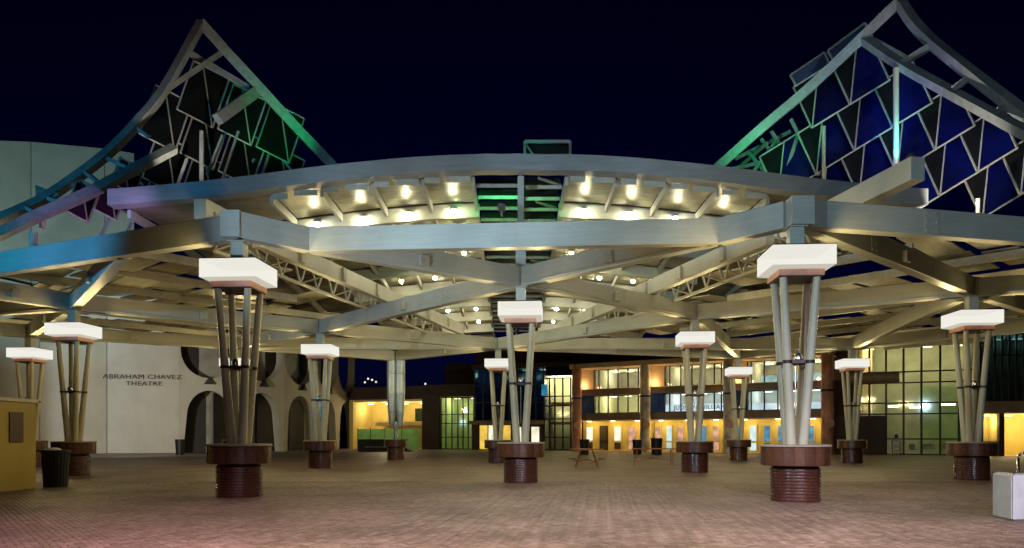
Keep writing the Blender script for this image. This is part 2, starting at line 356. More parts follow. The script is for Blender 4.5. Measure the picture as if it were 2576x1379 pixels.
# ------------------------------------------------------------------ lamp columns
YAW = math.radians(-4)
col = thing('lamp_column', '', 'lamp column', (0,0,0), 'lamp columns carrying the canopy')
prof = [(.60,0),(.60,.02)]
z = .03
while z < .80:
    prof += [(.584,z),(.600,z+.012),(.604,z+.035),(.600,z+.060),(.584,z+.072)]; z += .078
prof += [(.56,.84),(.56,.88)]
obj('planter_base', MB().lathe(prof, n=48), M['rib'], col, smooth=True)
n_t = 20
tp = MB(); a0, a1 = .005, 2*math.pi/n_t-.005
ns = 4; vs = []
for rr_, zz_ in ((.80,.88),(.822,.895),(.822,1.325),(.80,1.34)):
    for q in range(ns+1):
        a = a0+(a1-a0)*q/ns; vs.append((rr_*math.cos(a), rr_*math.sin(a), zz_))
for rr_, zz_ in ((.74,.88),(.74,1.34)):
    for q in range(ns+1):
        a = a0+(a1-a0)*q/ns; vs.append((rr_*math.cos(a), rr_*math.sin(a), zz_))
L = ns+1; fs = []
for r_ in range(3):
    for q in range(ns): fs.append((r_*L+q, r_*L+q+1, (r_+1)*L+q+1, (r_+1)*L+q))
for q in range(ns): fs.append((4*L+q+1, 4*L+q, 5*L+q, 5*L+q+1)); fs.append((3*L+q, 3*L+q+1, 5*L+q+1, 5*L+q)); fs.append((q+1, q, 4*L+q, 4*L+q+1))
fs += [(0, L, 2*L, 3*L, 5*L, 4*L), (L-1, 5*L-1, 6*L-1, 4*L-1, 3*L-1, 2*L-1)]
tp.add(vs, fs); tme = tp.mesh('tile'); tme.materials.append(M['tile'])
for k in range(n_t):
    t_ = bpy.data.objects.new('tile', tme); C.objects.link(t_); t_.parent = col; t_.rotation_euler = (0,0,2*math.pi*k/n_t)
obj('planter_core', MB().lathe([(.77,.882),(.80,.90),(.80,1.31),(.77,1.335)], n=32), M['joint'], col)
obj('coping', MB().lathe([(.83,1.342),(.845,1.352),(.845,1.385),(.82,1.40),(.3,1.402)], n=48), M['coping'], col, smooth=True)
def splay(sx, sy, t): r = .145+(.40-.145)*t; return Vector((sx*r, sy*r, 1.38+4.10*t))
for sx in (-1,1):
    for sy in (-1,1):
        mb = MB()
        p0, p1 = splay(sx,sy,0), splay(sx,sy,1)
        mb.tube(p0, p0.lerp(p1,.5), .115, .105, 14)
        mb2 = MB().tube(p0, p1, .122, .090, 14)
        obj('column_tube', mb2, M['column'], col, smooth=True)
cb = MB()
for sx in (-1,1):
    for sy in (-1,1):
        p = splay(sx,sy,.50); cb.tube(p-Vector((0,0,.04)), p+Vector((0,0,.04)), .122, .122, 12)
q_ = .5*(.165+.4); rr_ = .2725
for a, b in (((-1,-1),(1,-1)),((1,-1),(1,1)),((1,1),(-1,1)),((-1,1),(-1,-1))):
    cb.bar((a[0]*rr_, a[1]*rr_, 3.43),(b[0]*rr_, b[1]*rr_, 3.43), .05, .07)
obj('collar', cb, M['collar'], col)
obj('collar_spotlight', MB().lathe([(.05,3.46),(.085,3.48),(.09,3.56),(.06,3.64),(.02,3.66)], 0, -.25, 14).tube((0,0,2.1),(0,0,3.45),.012,.012,6), M['chrome'], col, smooth=True)
tr = MB().box(-.54,.54,-.54,.54,5.50,5.66)
obj('lamp_tray', tr, M['terracotta'], col, bevel=.008)
obj('tray_plate', MB().box(-.50,.50,-.50,.50,5.475,5.497), M['collar'], col)
lip = MB(); a, b = .56, .74
for (r0, z0, r1, z1) in ((a, 5.662, b, 5.715),):
    vs = [(-r0,-r0,z0),(r0,-r0,z0),(r0,r0,z0),(-r0,r0,z0),(-r1,-r1,z1),(r1,-r1,z1),(r1,r1,z1),(-r1,r1,z1)]
    lip.add(vs, [(0,3,2,1),(4,5,6,7),(0,1,5,4),(1,2,6,5),(2,3,7,6),(3,0,4,7)])
obj('lamp_lip', lip, M['shadebottom'], col)
sb = MB(); a = .745
for p_, q_2 in (((-a,-a),(a,-a)),((a,-a),(a,a)),((a,a),(-a,a)),((-a,a),(-a,-a))):
    sb.add([(p_[0],p_[1],5.718),(q_2[0],q_2[1],5.718),(q_2[0],q_2[1],6.195),(p_[0],p_[1],6.195)], [(0,1,2,3)])
obj('lamp_shade', sb, M['shade'], col)
obj('shade_lid', MB().box(-.75,.75,-.75,.75,6.197,6.215), M['liddark'], col)
obj('shade_bottom', MB().add([(-.74,-.74,5.722),(.74,-.74,5.722),(.74,.74,5.722),(-.74,.74,5.722)],[(0,1,2,3)]), M['shadebottom'], col)
ld = bpy.data.lights.new('lamp_bulb', 'POINT'); ld.energy = 1350; ld.color = (1.0,.78,.34); ld.shadow_soft_size = .12
for sx in (-1,1):
    for sy in (-1,1):
        lo = bpy.data.objects.new('lamp_bulb', ld); C.objects.link(lo); lo.parent = col; lo.location = (sx*.58, sy*.58, 5.93)
obj('top_post', MB().box(-.17,.17,-.17,.17,6.202,6.80), M['beam'], col)
obj('post_plate', MB().box(-.24,.24,-.24,.24,6.765,6.798), M['steel'], col)

COLS = {
 'A': (-7.29,20.2,'tall lamp column in front of the arcade, nearest on the left, under the beam corner'),
 'B': (7.05,18.8,'largest and nearest lamp column, its tubes white, right of centre'),
 'C': (.31,26.4,'lamp column in the middle of the plaza under the crossing beams'),
 'D': (-9.72,38.3,'lamp column in front of the last theatre arches, left of the silver column'),
 'E': (8.18,33.8,'lamp column beside the round-topped tables, in front of the convention hall'),
 'F': (-.83,45.3,'small lamp column standing just behind the central one'),
 'G': (-18.1,31.2,'lamp column behind the black bin, left of the theatre lettering'),
 'H': (-25.4,39.8,'leftmost lamp column, rising above the ochre kiosk'),
 'I': (17.1,28.1,'rightmost lamp column, in front of the glass wall'),
 'J': (20.4,45.3,'lamp column at the left end of the glass wall beside the red column'),
 'K': (15.2,50.7,'smallest lamp column, in front of the hall doors with blue posters'),
 'L': (-16.4,45.0,'lamp column hidden behind the near left one, only its shade ends showing'),
}
first = True
for k, (x, y, lab) in COLS.items():
    if first: col.location = (x, y, 0); col.rotation_euler = (0,0,YAW); col['label'] = lab; first = False
    else: copy_thing(col, (x, y, 0), YAW, lab)

# silver wrapped column between D and F
sc = thing('silver_column', 'brushed silver tapered column on a brown planter between the theatre and the yellow building', 'column', (-8.0,52,0))
obj('planter_base', MB().lathe(prof, -8.0, 52, 40), M['rib'], sc, smooth=True)
obj('planter_cap', MB().lathe([(.78,.88),(.82,.9),(.82,1.36),(.78,1.4)], -8.0, 52, 40), M['tile'], sc, smooth=True)
obj('stem', MB().tube((-8.0,52,1.38),(-8.0,52,2.6),.14,.14,14), M['chrome'], sc, smooth=True)
for sgn, cx_ in ((-1,-8.27),(1,-7.70)):
    mb = MB(); w = .27
    for (z0, z1, r0, r1) in ((2.3,3.3,.17,.27),(3.33,4.5,.28,.33),(4.53,5.9,.335,.34),(5.93,6.8,.34,.34)):
        mb.lathe([(r0,z0),(r1,z1)], cx_, 52, 16)
    obj('silver_shell', mb, M['silver'], sc, smooth=True)
obj('cone_tip', MB().lathe([(.12,2.0),(.3,2.45),(.3,2.5)], -8.0, 52, 20), M['silver'], sc, smooth=True)

# ------------------------------------------------------------------ grid of canopy beams
BZ0, BD = 6.80, .68
cf = thing('canopy_frame', 'pale steel beam grid of the open plaza canopy, resting on the lamp columns', 'canopy', (0,30,0))
def beam(name, p, q, w, h, mat, parent, zc=None, chamfer=True):
    p = Vector(p); q = Vector(q); Lb = (q-p).length
    mb = MB().box(0, Lb, -w/2, w/2, -h/2, h/2)
    me = mb.mesh(name)
    o = bpy.data.objects.new(name, me)
    if chamfer:
        bm = bmesh.new(); bm.from_mesh(me); bmesh.ops.bevel(bm, geom=bm.edges[:], offset=.012, segments=1, affect='EDGES'); bm.to_mesh(me); bm.free()
    me.materials.append(mat); C.objects.link(o)
    d = (q-p).normalized(); r = Vector((-d.y, d.x, 0))
    r = r.normalized() if r.length > .01 else Vector((0,1,0)); u = d.cross(r)
    m = Matrix((d, r, u)).transposed().to_4x4(); m.translation = p
    o.parent = parent; pm = Matrix.Translation(parent.location) if parent.type == 'EMPTY' else Matrix.Identity(4)
    o.matrix_parent_inverse = pm.inverted(); o.matrix_basis = m
    return o
N = {k: Vector((v[0], v[1], 0)) for k, v in COLS.items()}
RL = Vector((-5.75,21.35,0)); RR = Vector((5.62,20.45,0)); AO = Vector((-6.95,19.75,0)); BO = Vector((6.95,18.95,0)); Mn = Vector((-8.0,52,0))
segs = [(Vector((-24.5,28.2,0)),Vector((-16.9,24.5,0)),0),(Vector((-16.9,24.5,0)),Vector((-7.15,20.0,0)),0),
        (Vector((-7.22,19.82,0)),RL,0),(RL,RR,0),(RR,Vector((6.9,18.95,0)),0),(Vector((7.0,18.8,0)),Vector((14.6,20.6,0)),0),(Vector((14.6,20.6,0)),Vector((24,24.2,0)),0),
        (RL,N['C'],1),(RR,N['C'],1),(N['C'],N['D'],1),(N['C'],N['E'],1),(Vector((-11.2,21.9,0)),N['G'],1),(N['G'],N['D'],1),(N['D'],N['F'],1),(N['E'],N['F'],1),
        (Vector((7.3,19.0,0)),N['I'],1),(N['E'],N['I'],1),(N['E'],N['K'],1),(N['I'],N['J'],1),(N['G'],N['H'],1),(N['H'],N['L'],1),(N['L'],N['D'],1),
        (N['F'],N['J'],1),(N['F'],N['K'],1),(N['L'],N['F'],1),(N['F'],Mn,1),(N['J'],N['K'],1),(N['G'],Vector((-20.6,26.8,0)),1),(N['I'],Vector((25.5,25.2,0)),1),
        (N['I'],Vector((27,36,0)),1),(N['J'],Vector((27,36,0)),1),(N['H'],Vector((-34,33,0)),1),(N['G'],Vector((-27,34,0)),1),(N['L'],Mn,1)]
for n_, (p, q, kind) in enumerate(segs):
    zc = BZ0+BD/2 - .002*(n_ % 5)
    d = (q-p).normalized()
    pa = p + d*(.19 if kind else .0); qa = q - d*(.19 if kind else .0)
    b_ = beam('roof_beam', (pa.x,pa.y,zc), (qa.x,qa.y,zc), .36, BD, M['beam'], cf)
    if kind:
        L_ = (q-p).length; mid = p.lerp(q, .47); r = Vector((-d.y, d.x, 0))
        if r.y > 0: r = -r
        c0 = mid + r*.25
        obj('junction_box', MB().bar((c0-d*.16)+Vector((0,0,zc-.05)), (c0+d*.16)+Vector((0,0,zc-.05)), .14, .34), M['steel'], cf, bevel=.01)
for n_, (p, q, kind) in enumerate(segs):
    zc = BZ0+BD/2; d = (q-p).normalized(); r = Vector((-d.y,d.x,0)); L_ = (q-p).length
    if r.y > 0: r = -r
    if kind and n_ % 2 == 0:
        obj('conduit', MB().tube(p+d*.5+r*.21+Vector((0,0,zc-.26)), q-d*.5+r*.21+Vector((0,0,zc-.26)), .022,.022,6), M['steel'], cf)
    for t_ in ((.5,) if L_ < 12 else (.30,.68)):
        if L_ < 3: continue
        c_ = p.lerp(q,t_)+Vector((0,0,zc)); mbp = MB().bar(c_-d*.22+r*.181, c_+d*.22+r*.181, .012, BD-.10)
        for a_ in (-.15,.15):
            for b_ in (-.22,0,.22): mbp.tube(c_+d*a_+r*.186+Vector((0,0,b_)), c_+d*a_+r*.205+Vector((0,0,b_)), .022,.022,6)
        obj('splice_plate', mbp, M['beam'], cf)
for k in N:
    p = N[k]
    if k in 'AB': continue
    obj('beam_node', MB().box(p.x-.21,p.x+.21,p.y-.21,p.y+.21,BZ0-.012,BZ0+BD+.012), M['steel'], cf)
obj('corner_block', MB().bar((-7.33,19.86,BZ0-.004),(-7.33,19.86,BZ0+BD+.006),.5,.5), M['beam'], cf)
obj('corner_block', MB().bar((7.12,18.70,BZ0-.004),(7.12,18.70,BZ0+BD+.006),.55,.5), M['beam'], cf)

# hip beams with brackets and light trusses beside them
for (p, q) in ((Vector((-8.0,23.6,7.82)),Vector((-2.96,44,7.82))),(Vector((8.0,23.4,7.82)),Vector((2.7,43.4,7.82)))):
    beam('hip_beam', p, q, .30, .60, M['beam'], cf)
    d = (q-p).normalized()
    for t in (.12,.27,.42,.57,.72,.87):
        c0 = p.lerp(q,t); obj('bracket', MB().bar(c0-d*.14, c0+d*.14, .50, .50), M['steel'], cf, bevel=.02)
    sgn = -1 if p.x < 0 else 1
    off = Vector((sgn*1.3,0,0)); tz, bz = Vector((0,0,.75)), Vector((0,0,-.42))
    t0, t1 = p+off+tz, q+off+tz; b0, b1 = p+off+bz, q+off+bz
    obj('truss_chord', MB().bar(t0,t1,.1,.1), M['steel'], cf); obj('truss_chord', MB().bar(b0,b1,.1,.1), M['steel'], cf)
    nn = 16
    for k in range(nn):
        a_, b_ = b0.lerp(b1,k/nn), t0.lerp(t1,(k+.5)/nn); c_ = b0.lerp(b1,(k+1)/nn)
        obj('truss_web', MB().bar(a_,b_,.06,.06).bar(b_,c_,.06,.06), M['steel'], cf)
        if k % 2 == 0: obj('truss_tie', MB().bar(a_, p.lerp(q,k/nn), .05,.05), M['steel'], cf)

# deck sheets and purlins above the side bays
def decks(sgn, zone, z0, seed):
    rnd = random.Random(seed); ang = math.radians(42 if sgn > 0 else 138)
    e1 = Vector((math.cos(ang), math.sin(ang), 0)); e2 = Vector((-e1.y, e1.x, 0))
    c0 = Vector((sgn*16, 36, 0))
    for i_ in range(-7, 8):
        for j_ in range(-12, 13):
            c_ = c0+e1*(i_*3.6)+e2*(j_*1.55)
            if not zone(c_.x, c_.y): continue
            if rnd.random() < .13: continue
            zz = z0+.07*(c_.y-30)*.3+rnd.uniform(-.12,.12)+.3*math.sin(i_*1.7+j_*.4)
            t1 = rnd.uniform(-.10,.10); w_ = rnd.uniform(1.0,1.5)
            p_ = Vector((c_.x,c_.y,zz))-e1*1.7-Vector((0,0,t1)); q_ = Vector((c_.x,c_.y,zz))+e1*1.7+Vector((0,0,t1))
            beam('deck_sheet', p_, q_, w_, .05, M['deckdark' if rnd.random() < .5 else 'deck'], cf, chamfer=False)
    for i_ in range(-7, 8):
        a_ = None
        for j_ in range(-12, 13):
            c_ = c0+e1*(i_*3.6+1.8)+e2*(j_*1.55); okz = zone(c_.x, c_.y)
            if okz and a_ is None: a_ = c_.copy()
            if okz: last = c_.copy()
            if a_ is not None and (not okz or j_ == 12):
                if (last-a_).length > 1: beam('purlin', (a_.x,a_.y,z0-.32), (last.x,last.y,z0-.32), .14, .30, M['steel'], cf, chamfer=False)
                a_ = None
decks(-1, lambda x, y: -31 < x < -9.2 and 25.5+(-x-16)*.25 < y < 52 and x > -y*.82, 8.25, 3)
decks(1, lambda x, y: 9.4 < x < 31 and 24.5+(x-14)*.1 < y < 54 and x < y*.82, 8.25, 5)

# ------------------------------------------------------------------ barrel vault
va = thing('vaulted_canopy', 'long shallow vault of lit steel decking behind a curved front beam, over the plaza centre', 'canopy', (0,40,0))
TB = [(0,0),(3.5,.12),(7,.46),(10,.88),(12,1.08),(14.6,1.30)]
def drop(x):
    x = abs(x)
    for (a_, da), (b_, db) in zip(TB, TB[1:]):
        if x <= b_:
            return da+(db-da)*(x-a_)/(b_-a_)
    return TB[-1][1]
def sm(x): return (drop(x-.9)+drop(x)+drop(x+.9))/3 if abs(x) > 1 else drop(x)+.03
def zv(Y): return 10.92 - .052*max(0, Y-30)
X0 = .3
def rib(name, Y, xa, xb, z0, z1, th, mat, n=30, dx=0):
    mb = MB(); vs = []; fs = []
    for k in range(n+1):
        x = xa+(xb-xa)*k/n; d_ = sm(x-X0)
        vs += [(x,Y-th/2,zv(Y)+z0-d_),(x,Y+th/2,zv(Y)+z0-d_),(x,Y+th/2,zv(Y)+z1-d_),(x,Y-th/2,zv(Y)+z1-d_)]
    for k in range(n):
        a_ = 4*k; b_ = a_+4
        for (u1, u2) in ((0,1),(1,2),(2,3),(3,0)): fs.append((a_+u1, a_+u2, b_+u2, b_+u1))
    fs += [(3,2,1,0),(4*n,4*n+1,4*n+2,4*n+3)]
    mb.add(vs, fs); return obj(name, mb, mat, va)
M['archbeam'] = mk('dimmed_arch_steel', (.30,.30,.30), .42, .1, .12, 3, (.3,3,3), .05, dirt=.2)  # darker than the grid beams: weaker floodlight at the arch put into colour
rib('front_arch_beam', 26.4, -14.0, 14.4, -.05, .50, .55, M['archbeam'], 56)
rows = [26.9,30.2,34,38,42,46,50,54,58]
xl = [-1.4,-3.2,-5.0,-6.8,-8.6,-11.2,-13.7]; xr = [1.95,3.75,5.55,7.35,9.15,11.7,14.2]
for k, Y in enumerate(rows[1:]):
    for xs, sg in ((xl,-1),(xr,1)):
        wide = 8.7 if k < 6 else 7.0
        a_, b_ = (-8.75,-1.3) if sg < 0 else (1.85,9.3)
        rib('rib_beam', Y, a_, b_, -.52, .02, .22, M['beam'], 18)
for k in range(len(rows)-1):
    Ya, Yb = rows[k], rows[k+1]
    for xs, sg in ((xl,-1),(xr,1)):
        for m_ in range(len(xs)-1):
            xa, xb = xs[m_], xs[m_+1]
            wing = m_ >= 4
            if k > 5 and wing: continue
            if xa > xb: xa, xb = xb, xa
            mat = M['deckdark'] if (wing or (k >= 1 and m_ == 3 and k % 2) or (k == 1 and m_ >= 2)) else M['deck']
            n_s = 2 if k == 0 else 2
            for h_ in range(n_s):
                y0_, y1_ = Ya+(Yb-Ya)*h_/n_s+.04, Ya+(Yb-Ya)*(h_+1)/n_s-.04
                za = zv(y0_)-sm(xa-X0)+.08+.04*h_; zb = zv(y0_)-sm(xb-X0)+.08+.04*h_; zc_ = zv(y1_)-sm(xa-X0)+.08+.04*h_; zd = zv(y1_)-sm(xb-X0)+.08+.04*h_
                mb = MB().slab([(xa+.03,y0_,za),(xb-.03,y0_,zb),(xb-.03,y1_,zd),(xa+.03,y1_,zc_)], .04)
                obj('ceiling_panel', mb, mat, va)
        for m_ in range(len(xs)):
            x = xs[m_]
            if k > 5 and m_ > 4: continue
            mb = MB().bar((x,Ya+.12,zv(Ya)-sm(x-X0)-.12),(x,Yb-.12,zv(Yb)-sm(x-X0)-.12),.12,.30)
            obj('purlin', mb, M['beam'], va)
# bright upstands at the head of the first row
for xs in (xl, xr):
    for m_ in range(4):
        xa, xb = sorted((xs[m_], xs[m_+1])); mid = xa+(xb-xa)*.42
        obj('upstand', MB().bar((xa+.1,26.78,zv(26.8)-sm((xa+mid)/2-X0)-.13),(mid-.1,26.78,zv(26.8)-sm((xa+mid)/2-X0)-.13),.05,.20), M['steel'], va)
        obj('upstand', MB().bar((mid+.12,26.78,zv(26.8)-sm((xb+mid)/2-X0)-.13),(xb-.1,26.78,zv(26.8)-sm((xb+mid)/2-X0)-.13),.05,.20), M['steel'], va)
# open ladder of slats in the middle
for k in range(22):
    Y = 27.6+k*1.35
    obj('slat', MB().bar((-1.3,Y,zv(Y)-.16),(.22,Y,zv(Y)-.16),.07,.12), M['steel'], va)
    obj('slat', MB().bar((.5,Y+.35,zv(Y)-.10),(1.85,Y+.35,zv(Y)-.10),.07,.12), M['steel'], va)
    if k % 2 == 0: obj('brace', MB().bar((.95,Y-.3,zv(Y)+.02),(1.8,Y+.5,zv(Y)+.02),.06,.08), M['steel'], va)
    obj('louvre_blade', MB().slab([(-1.35,Y,zv(Y)+.25),(1.9,Y,zv(Y)+.25),(1.9,Y+1.0,zv(Y)+.9),(-1.35,Y+1.0,zv(Y)+.9)],.03), M['deck'], va)
obj('ridge_beam', MB().bar((.31,27.0,zv(27)-.1),(.31,58,zv(58)-.1),.12,.26), M['steel'], va)
obj('king_post', MB().box(.20,.42,26.72,26.95,BZ0+BD+.01,zv(26.9)-.1), M['beam'], va)
obj('king_post_base', MB().box(.13,.49,26.62,27.05,BZ0+BD+.01,9.2), M['beam'], va)
fr = MB()
pA, pB = P(1320,357,30), P(1434,357,30); pC, pD = P(1320,420,30), P(1434,420,30)
fr.bar(pA,pB,.12,.12).bar(pA,pC,.1,.1).bar(pB,pD,.1,.1).bar(pA+Vector((0,.1,0)),P(1362,420,30.1),.07,.07)
obj('roof_hatch_frame', fr, M['canopy'], va)
obj('hatch_sheet', MB().slab([P(1324,360,30.3),P(1431,360,30.3),P(1431,420,30.3),P(1324,420,30.3)],.02), M['darkpanel'], va)
# stub beams that poke out left and right of the vault
beam('stub_beam', (-9.75,23.6,8.72), (-8.9,30,8.9), .42, .62, M['beam'], va)
beam('stub_beam', (10.75,20.0,8.70), (9.2,29.5,8.75), .42, .62, M['beam'], va)
for x_, y_ in ((-9.3,26.2),(10.0,24.2)):
    obj('stub_post', MB().box(x_-.1,x_+.1,y_-.1,y_+.1,BZ0+BD-.1,8.45), M['steel'], va)

# ceiling lights
def clight(x, y, z, lab):
    t_ = thing('ceiling_light', lab, 'light', (x, y, z), 'bare ceiling lights under the vault')
    obj('housing', MB().lathe([(.13,z+.09),(.14,z+.03),(.12,z+.02)], x, y, 14), M['steel'], t_, smooth=True)
    obj('bulb', MB().sphere((x,y,z-.03), .10, 12, 8), M['bulb'], t_, smooth=True)
rowname = ['first','second','third','fourth','fifth','sixth','seventh']
cn = {-1:['beside the open ladder','second from ladder','third from ladder','outermost']}; cn[1] = cn[-1]
plan = [(29.86,4,'front'),(32.3,2,'second'),(36.2,2,'third'),(40.3,3,'fourth'),(44.3,2,'fifth'),(48.3,2,'sixth'),(52.3,2,'seventh')]
for Y, cnt, rn in plan:
    for sg, base in ((-1,-2.3),(1,2.85)):
        for m_ in range(cnt):
            x = base+sg*1.8*m_
            clight(x, Y, zv(Y)-sm(x-X0)-(.30 if cnt == 4 else .10), 'ceiling light, %s row, %s half of vault, %s' % (rn, 'left' if sg < 0 else 'right', cn[sg][m_]))

# ------------------------------------------------------------------ peaked canopies
def poly_beam(name, pts, w, h, mat, parent):
    mb = MB(); n = len(pts); vs = []
    for k, p in enumerate(pts):
        p = Vector(p); d = (Vector(pts[min(k+1,n-1)])-Vector(pts[max(k-1,0)])).normalized()
        r = d.cross(Vector((0,1,0))).normalized(); u = Vector((0,1,0)) - d*d.y; u.normalize(); r = d.cross(u).normalized()
        for a_, b_ in ((-1,-1),(1,-1),(1,1),(-1,1)): vs.append(p+r*a_*h/2+u*b_*w/2)
    fs = []
    for k in range(n-1):
        for q in range(4): fs.append((4*k+q, 4*k+(q+1)%4, 4*k+4+(q+1)%4, 4*k+4+q))
    fs += [(0,1,2,3),(4*n-1,4*n-2,4*n-3,4*n-4)]
    mb.add(vs, fs); return obj(name, mb, mat, parent)
def curve(ctrl, n=28):
    # ctrl: (x,y,Y) picture measures; Catmull-Rom through them
    pts = [P(*c) for c in ctrl]; out = []
    ext = [pts[0]*2-pts[1]]+pts+[pts[-1]*2-pts[-2]]
    per = max(2, n//(len(pts)-1))
    for i_ in range(len(pts)-1):
        a_, b_, c_, d_ = ext[i_:i_+4]
        for k in range(per):
            t = k/per
            out.append(.5*((2*b_)+(c_-a_)*t+(2*a_-5*b_+4*c_-d_)*t*t+(3*b_-a_-3*c_+d_)*t**3))
    out.append(pts[-1]); return out
def louvre(parent, pts, barw, glassmat, diag=None, label=None):
    """frame bars round the corner points, a sheet inside; returns the frame"""
    fr = MB(); n = len(pts)
    for k in range(n): fr.bar(pts[k], pts[(k+1)%n], barw, barw)
    o = obj('louvre_frame', fr, M['lframe'], parent)
    c0 = sum(pts, Vector())/n; ins = [p.lerp(c0,.03)+Vector((0,.03,0)) for p in pts]
    obj('louvre_sheet', MB().slab(ins,.02), glassmat, o)
    if diag: obj('louvre_brace', MB().bar(diag[0]-Vector((0,.06,0)), diag[1]-Vector((0,.06,0)), barw*.8, barw*.8), M['lframe'], o)
    return o

rc = thing('peaked_canopy', 'tall peaked steel canopy with blue louvre sheets rising behind the right of the vault', 'canopy', P(2260,420,33))
poly_beam('rim_beam', curve([(1795,430,37.5),(1919,320,35.8),(2012,242,34.8),(2085,175,33.8),(2182,82,32.8),(2230,35,32.3),(2263,4,32)]), .35, .42, M['canopy'], rc)
poly_beam('rim_beam', curve([(2263,4,32),(2291,48,31.4),(2322,84,30.8),(2357,117,30),(2453,193,28),(2590,298,26)]), .35, .38, M['canopy'], rc)
poly_beam('inner_beam', curve([(2170,98,33),(2269,164,31),(2401,238,28.5),(2600,346,25)]), .3, .38, M['canopy'], rc)
for a_, b_ in (((2269,160,31),(2348,112,30.2)),((2396,226,28.5),(2436,198,28.3)),((2506,290,26.6),(2532,268,26.8)),((2190,100,33),(2280,150,34))):
    obj('cross_strut', MB().bar(P(*a_),P(*b_),.2,.24), M['canopy'], rc)
for x_, ya, yb, Y_, r_ in ((2254,172,420,31,.11),(2072,318,450,35,.09),(2460,500,560,27,.07)):
    obj('pole', MB().tube(P(x_,ya,Y_),P(x_,yb,Y_),r_,r_,14), M['column'], rc, smooth=True)
def panel(parent, q, diag_t, barw, m_big, m_small, big_first):
    # q: four corner points (low inner V, low outer B, top outer, top inner); one brace from V to the top edge
    V0, B, To, Ti = q; D = Ti.lerp(To, diag_t)
    fr = MB()
    for a_, b_ in ((V0,B),(B,To),(To,Ti),(Ti,V0)): fr.bar(a_, b_, barw, barw)
    o = obj('louvre_frame', fr, M['lframe'], parent)
    k_ = Vector((0,.05,0))
    obj('louvre_sheet', MB().slab([V0.lerp(To,.02)+k_, B.lerp(Ti,.02)+k_, To.lerp(V0,.02)+k_, D.lerp(V0,.02)+k_],.02), m_big, o)
    obj('side_sheet', MB().slab([V0.lerp(To,.02)+k_, D.lerp(V0,.02)+k_, Ti.lerp(B,.02)+k_],.02), m_small, o)
    obj('louvre_brace', MB().bar(V0-Vector((0,.06,0)), D-Vector((0,.06,0)), barw*.9, barw*.9), M['lframe'], o)
    return o
def pan_r(vx, vy, Y0, s=1.0):
    q = [P(vx,vy,Y0), P(vx+100*s,vy-61*s,Y0-.6), P(vx+52*s,vy-163*s,Y0+.5), P(vx-46*s,vy-102*s,Y0+1.1)]
    panel(rc, q, .62, .062, M['blueglass'], M['darkpanel'], True)
for j_ in range(0, 4):
    for i_ in range(0, 6):
        vx, vy = 2138+107*i_-96*j_, 263+57*i_+59*j_
        if vx > 2640 or vy > 590: continue
        if vx < 2000 and vy < 330: continue
        if vx < 2000 - (vy-330)*.3: continue
        pan_r(vx, vy, 34-1.25*i_+1.3*j_)
# far row of louvres that shows over the rim, and stays crossing the lower corner
louvre(rc, [P(1988,190,38),P(2074,132,37),P(2092,172,37),P(2010,228,38)], .08, M['blueglass'])
louvre(rc, [P(2082,128,36.5),P(2176,58,35.5),P(2194,92,35.5),P(2100,160,36.5)], .08, M['blueglass'])
for a_, b_ in (((1850,400,40),(1990,330,38)),((1880,380,39),(1935,445,39)),((1915,350,38.5),(1990,450,38)),((1940,330,38),(2010,440,38)),((1960,345,38),(1890,440,39)),((2010,330,37),(1975,440,37)),((1990,300,37),(2060,440,36)),((1860,420,40),(1930,360,38)),
               ((2040,330,37),(2020,440,37)),((2095,400,36),(2150,470,36)),((2120,350,36),(2190,460,35)),((1840,425,40),(2050,380,37))):
    obj('lattice_bar', MB().bar(P(*a_),P(*b_),.10,.16), M['canopy'], rc)

lc = thing('peaked_canopy', 'peaked steel canopy with open dark louvres over the left bay, beside the theatre roof', 'canopy', P(506,420,33))
poly_beam('rim_beam', curve([(-60,575,26.5),(0,552,27),(90,512,28),(163,467,28.8),(268,388,30),(342,313,31),(413,226,32),(506,58,33.5)]), .35, .30, M['canopy'], lc)
poly_beam('rim_beam', curve([(506,58,33.5),(570,130,33.9),(632,197,34.3),(730,304,35.2),(850,430,36.8)]), .35, .42, M['canopy'], lc)
poly_beam('inner_beam', curve([(-60,610,25.5),(0,588,25.8),(97,542,26.6),(219,488,27.6),(311,440,28.6),(438,374,30.5)]), .3, .34, M['canopy'], lc)
for a_, b_, w_ in (((474,132,33.3),(626,222,34.5),.2),((556,134,34),(404,236,32),.2),((548,300,33),(642,232,34.5),.42),((210,430,29.3),(262,470,28),.12),((262,395,30),(340,432,29),.12),((120,500,28.2),(180,515,27.2),.12),
                   ((60,520,27.7),(110,545,26.7),.12),((342,320,31),(375,345,30.5),.12)):
    obj('cross_strut', MB().bar(P(*a_),P(*b_),w_,w_*1.1), M['canopy'], lc)
obj('pole', MB().tube(P(507,330,32),P(507,475,32),.09,.09,14), M['canopy'], lc, smooth=True)
obj('pole', MB().tube(P(107,545,27),P(107,575,27),.10,.10,12), M['steel'], lc, smooth=True)
obj('pole', MB().tube(P(84,585,26.2),P(84,625,26.2),.13,.13,12), M['steel'], lc, smooth=True)
def pan_l(vx, vy, Y0, s=1.0, mat=None):
    q = [P(vx,vy,Y0), P(vx-90*s,vy-46*s,Y0-.6), P(vx-48*s,vy-168*s,Y0+.5), P(vx+42*s,vy-122*s,Y0+1.1)]
    panel(lc, q, .72, .055, mat or M['darkpanel'], M['darkpanel'], True)
for i_ in range(0, 4):
    for j_ in range(0, 4):
        vx, vy = 535-95*i_+96*j_, 321+61*i_+45*j_
        if vy > 560 or (i_ >= 1 and j_ == 0 and i_ > 1): continue
        if i_ == 0 and j_ > 2: continue
        pan_l(vx, vy, 33.8-1.1*i_+1.4*j_, .92 if j_ else 1.0, M['purplepanel'] if vx < 350 else None)
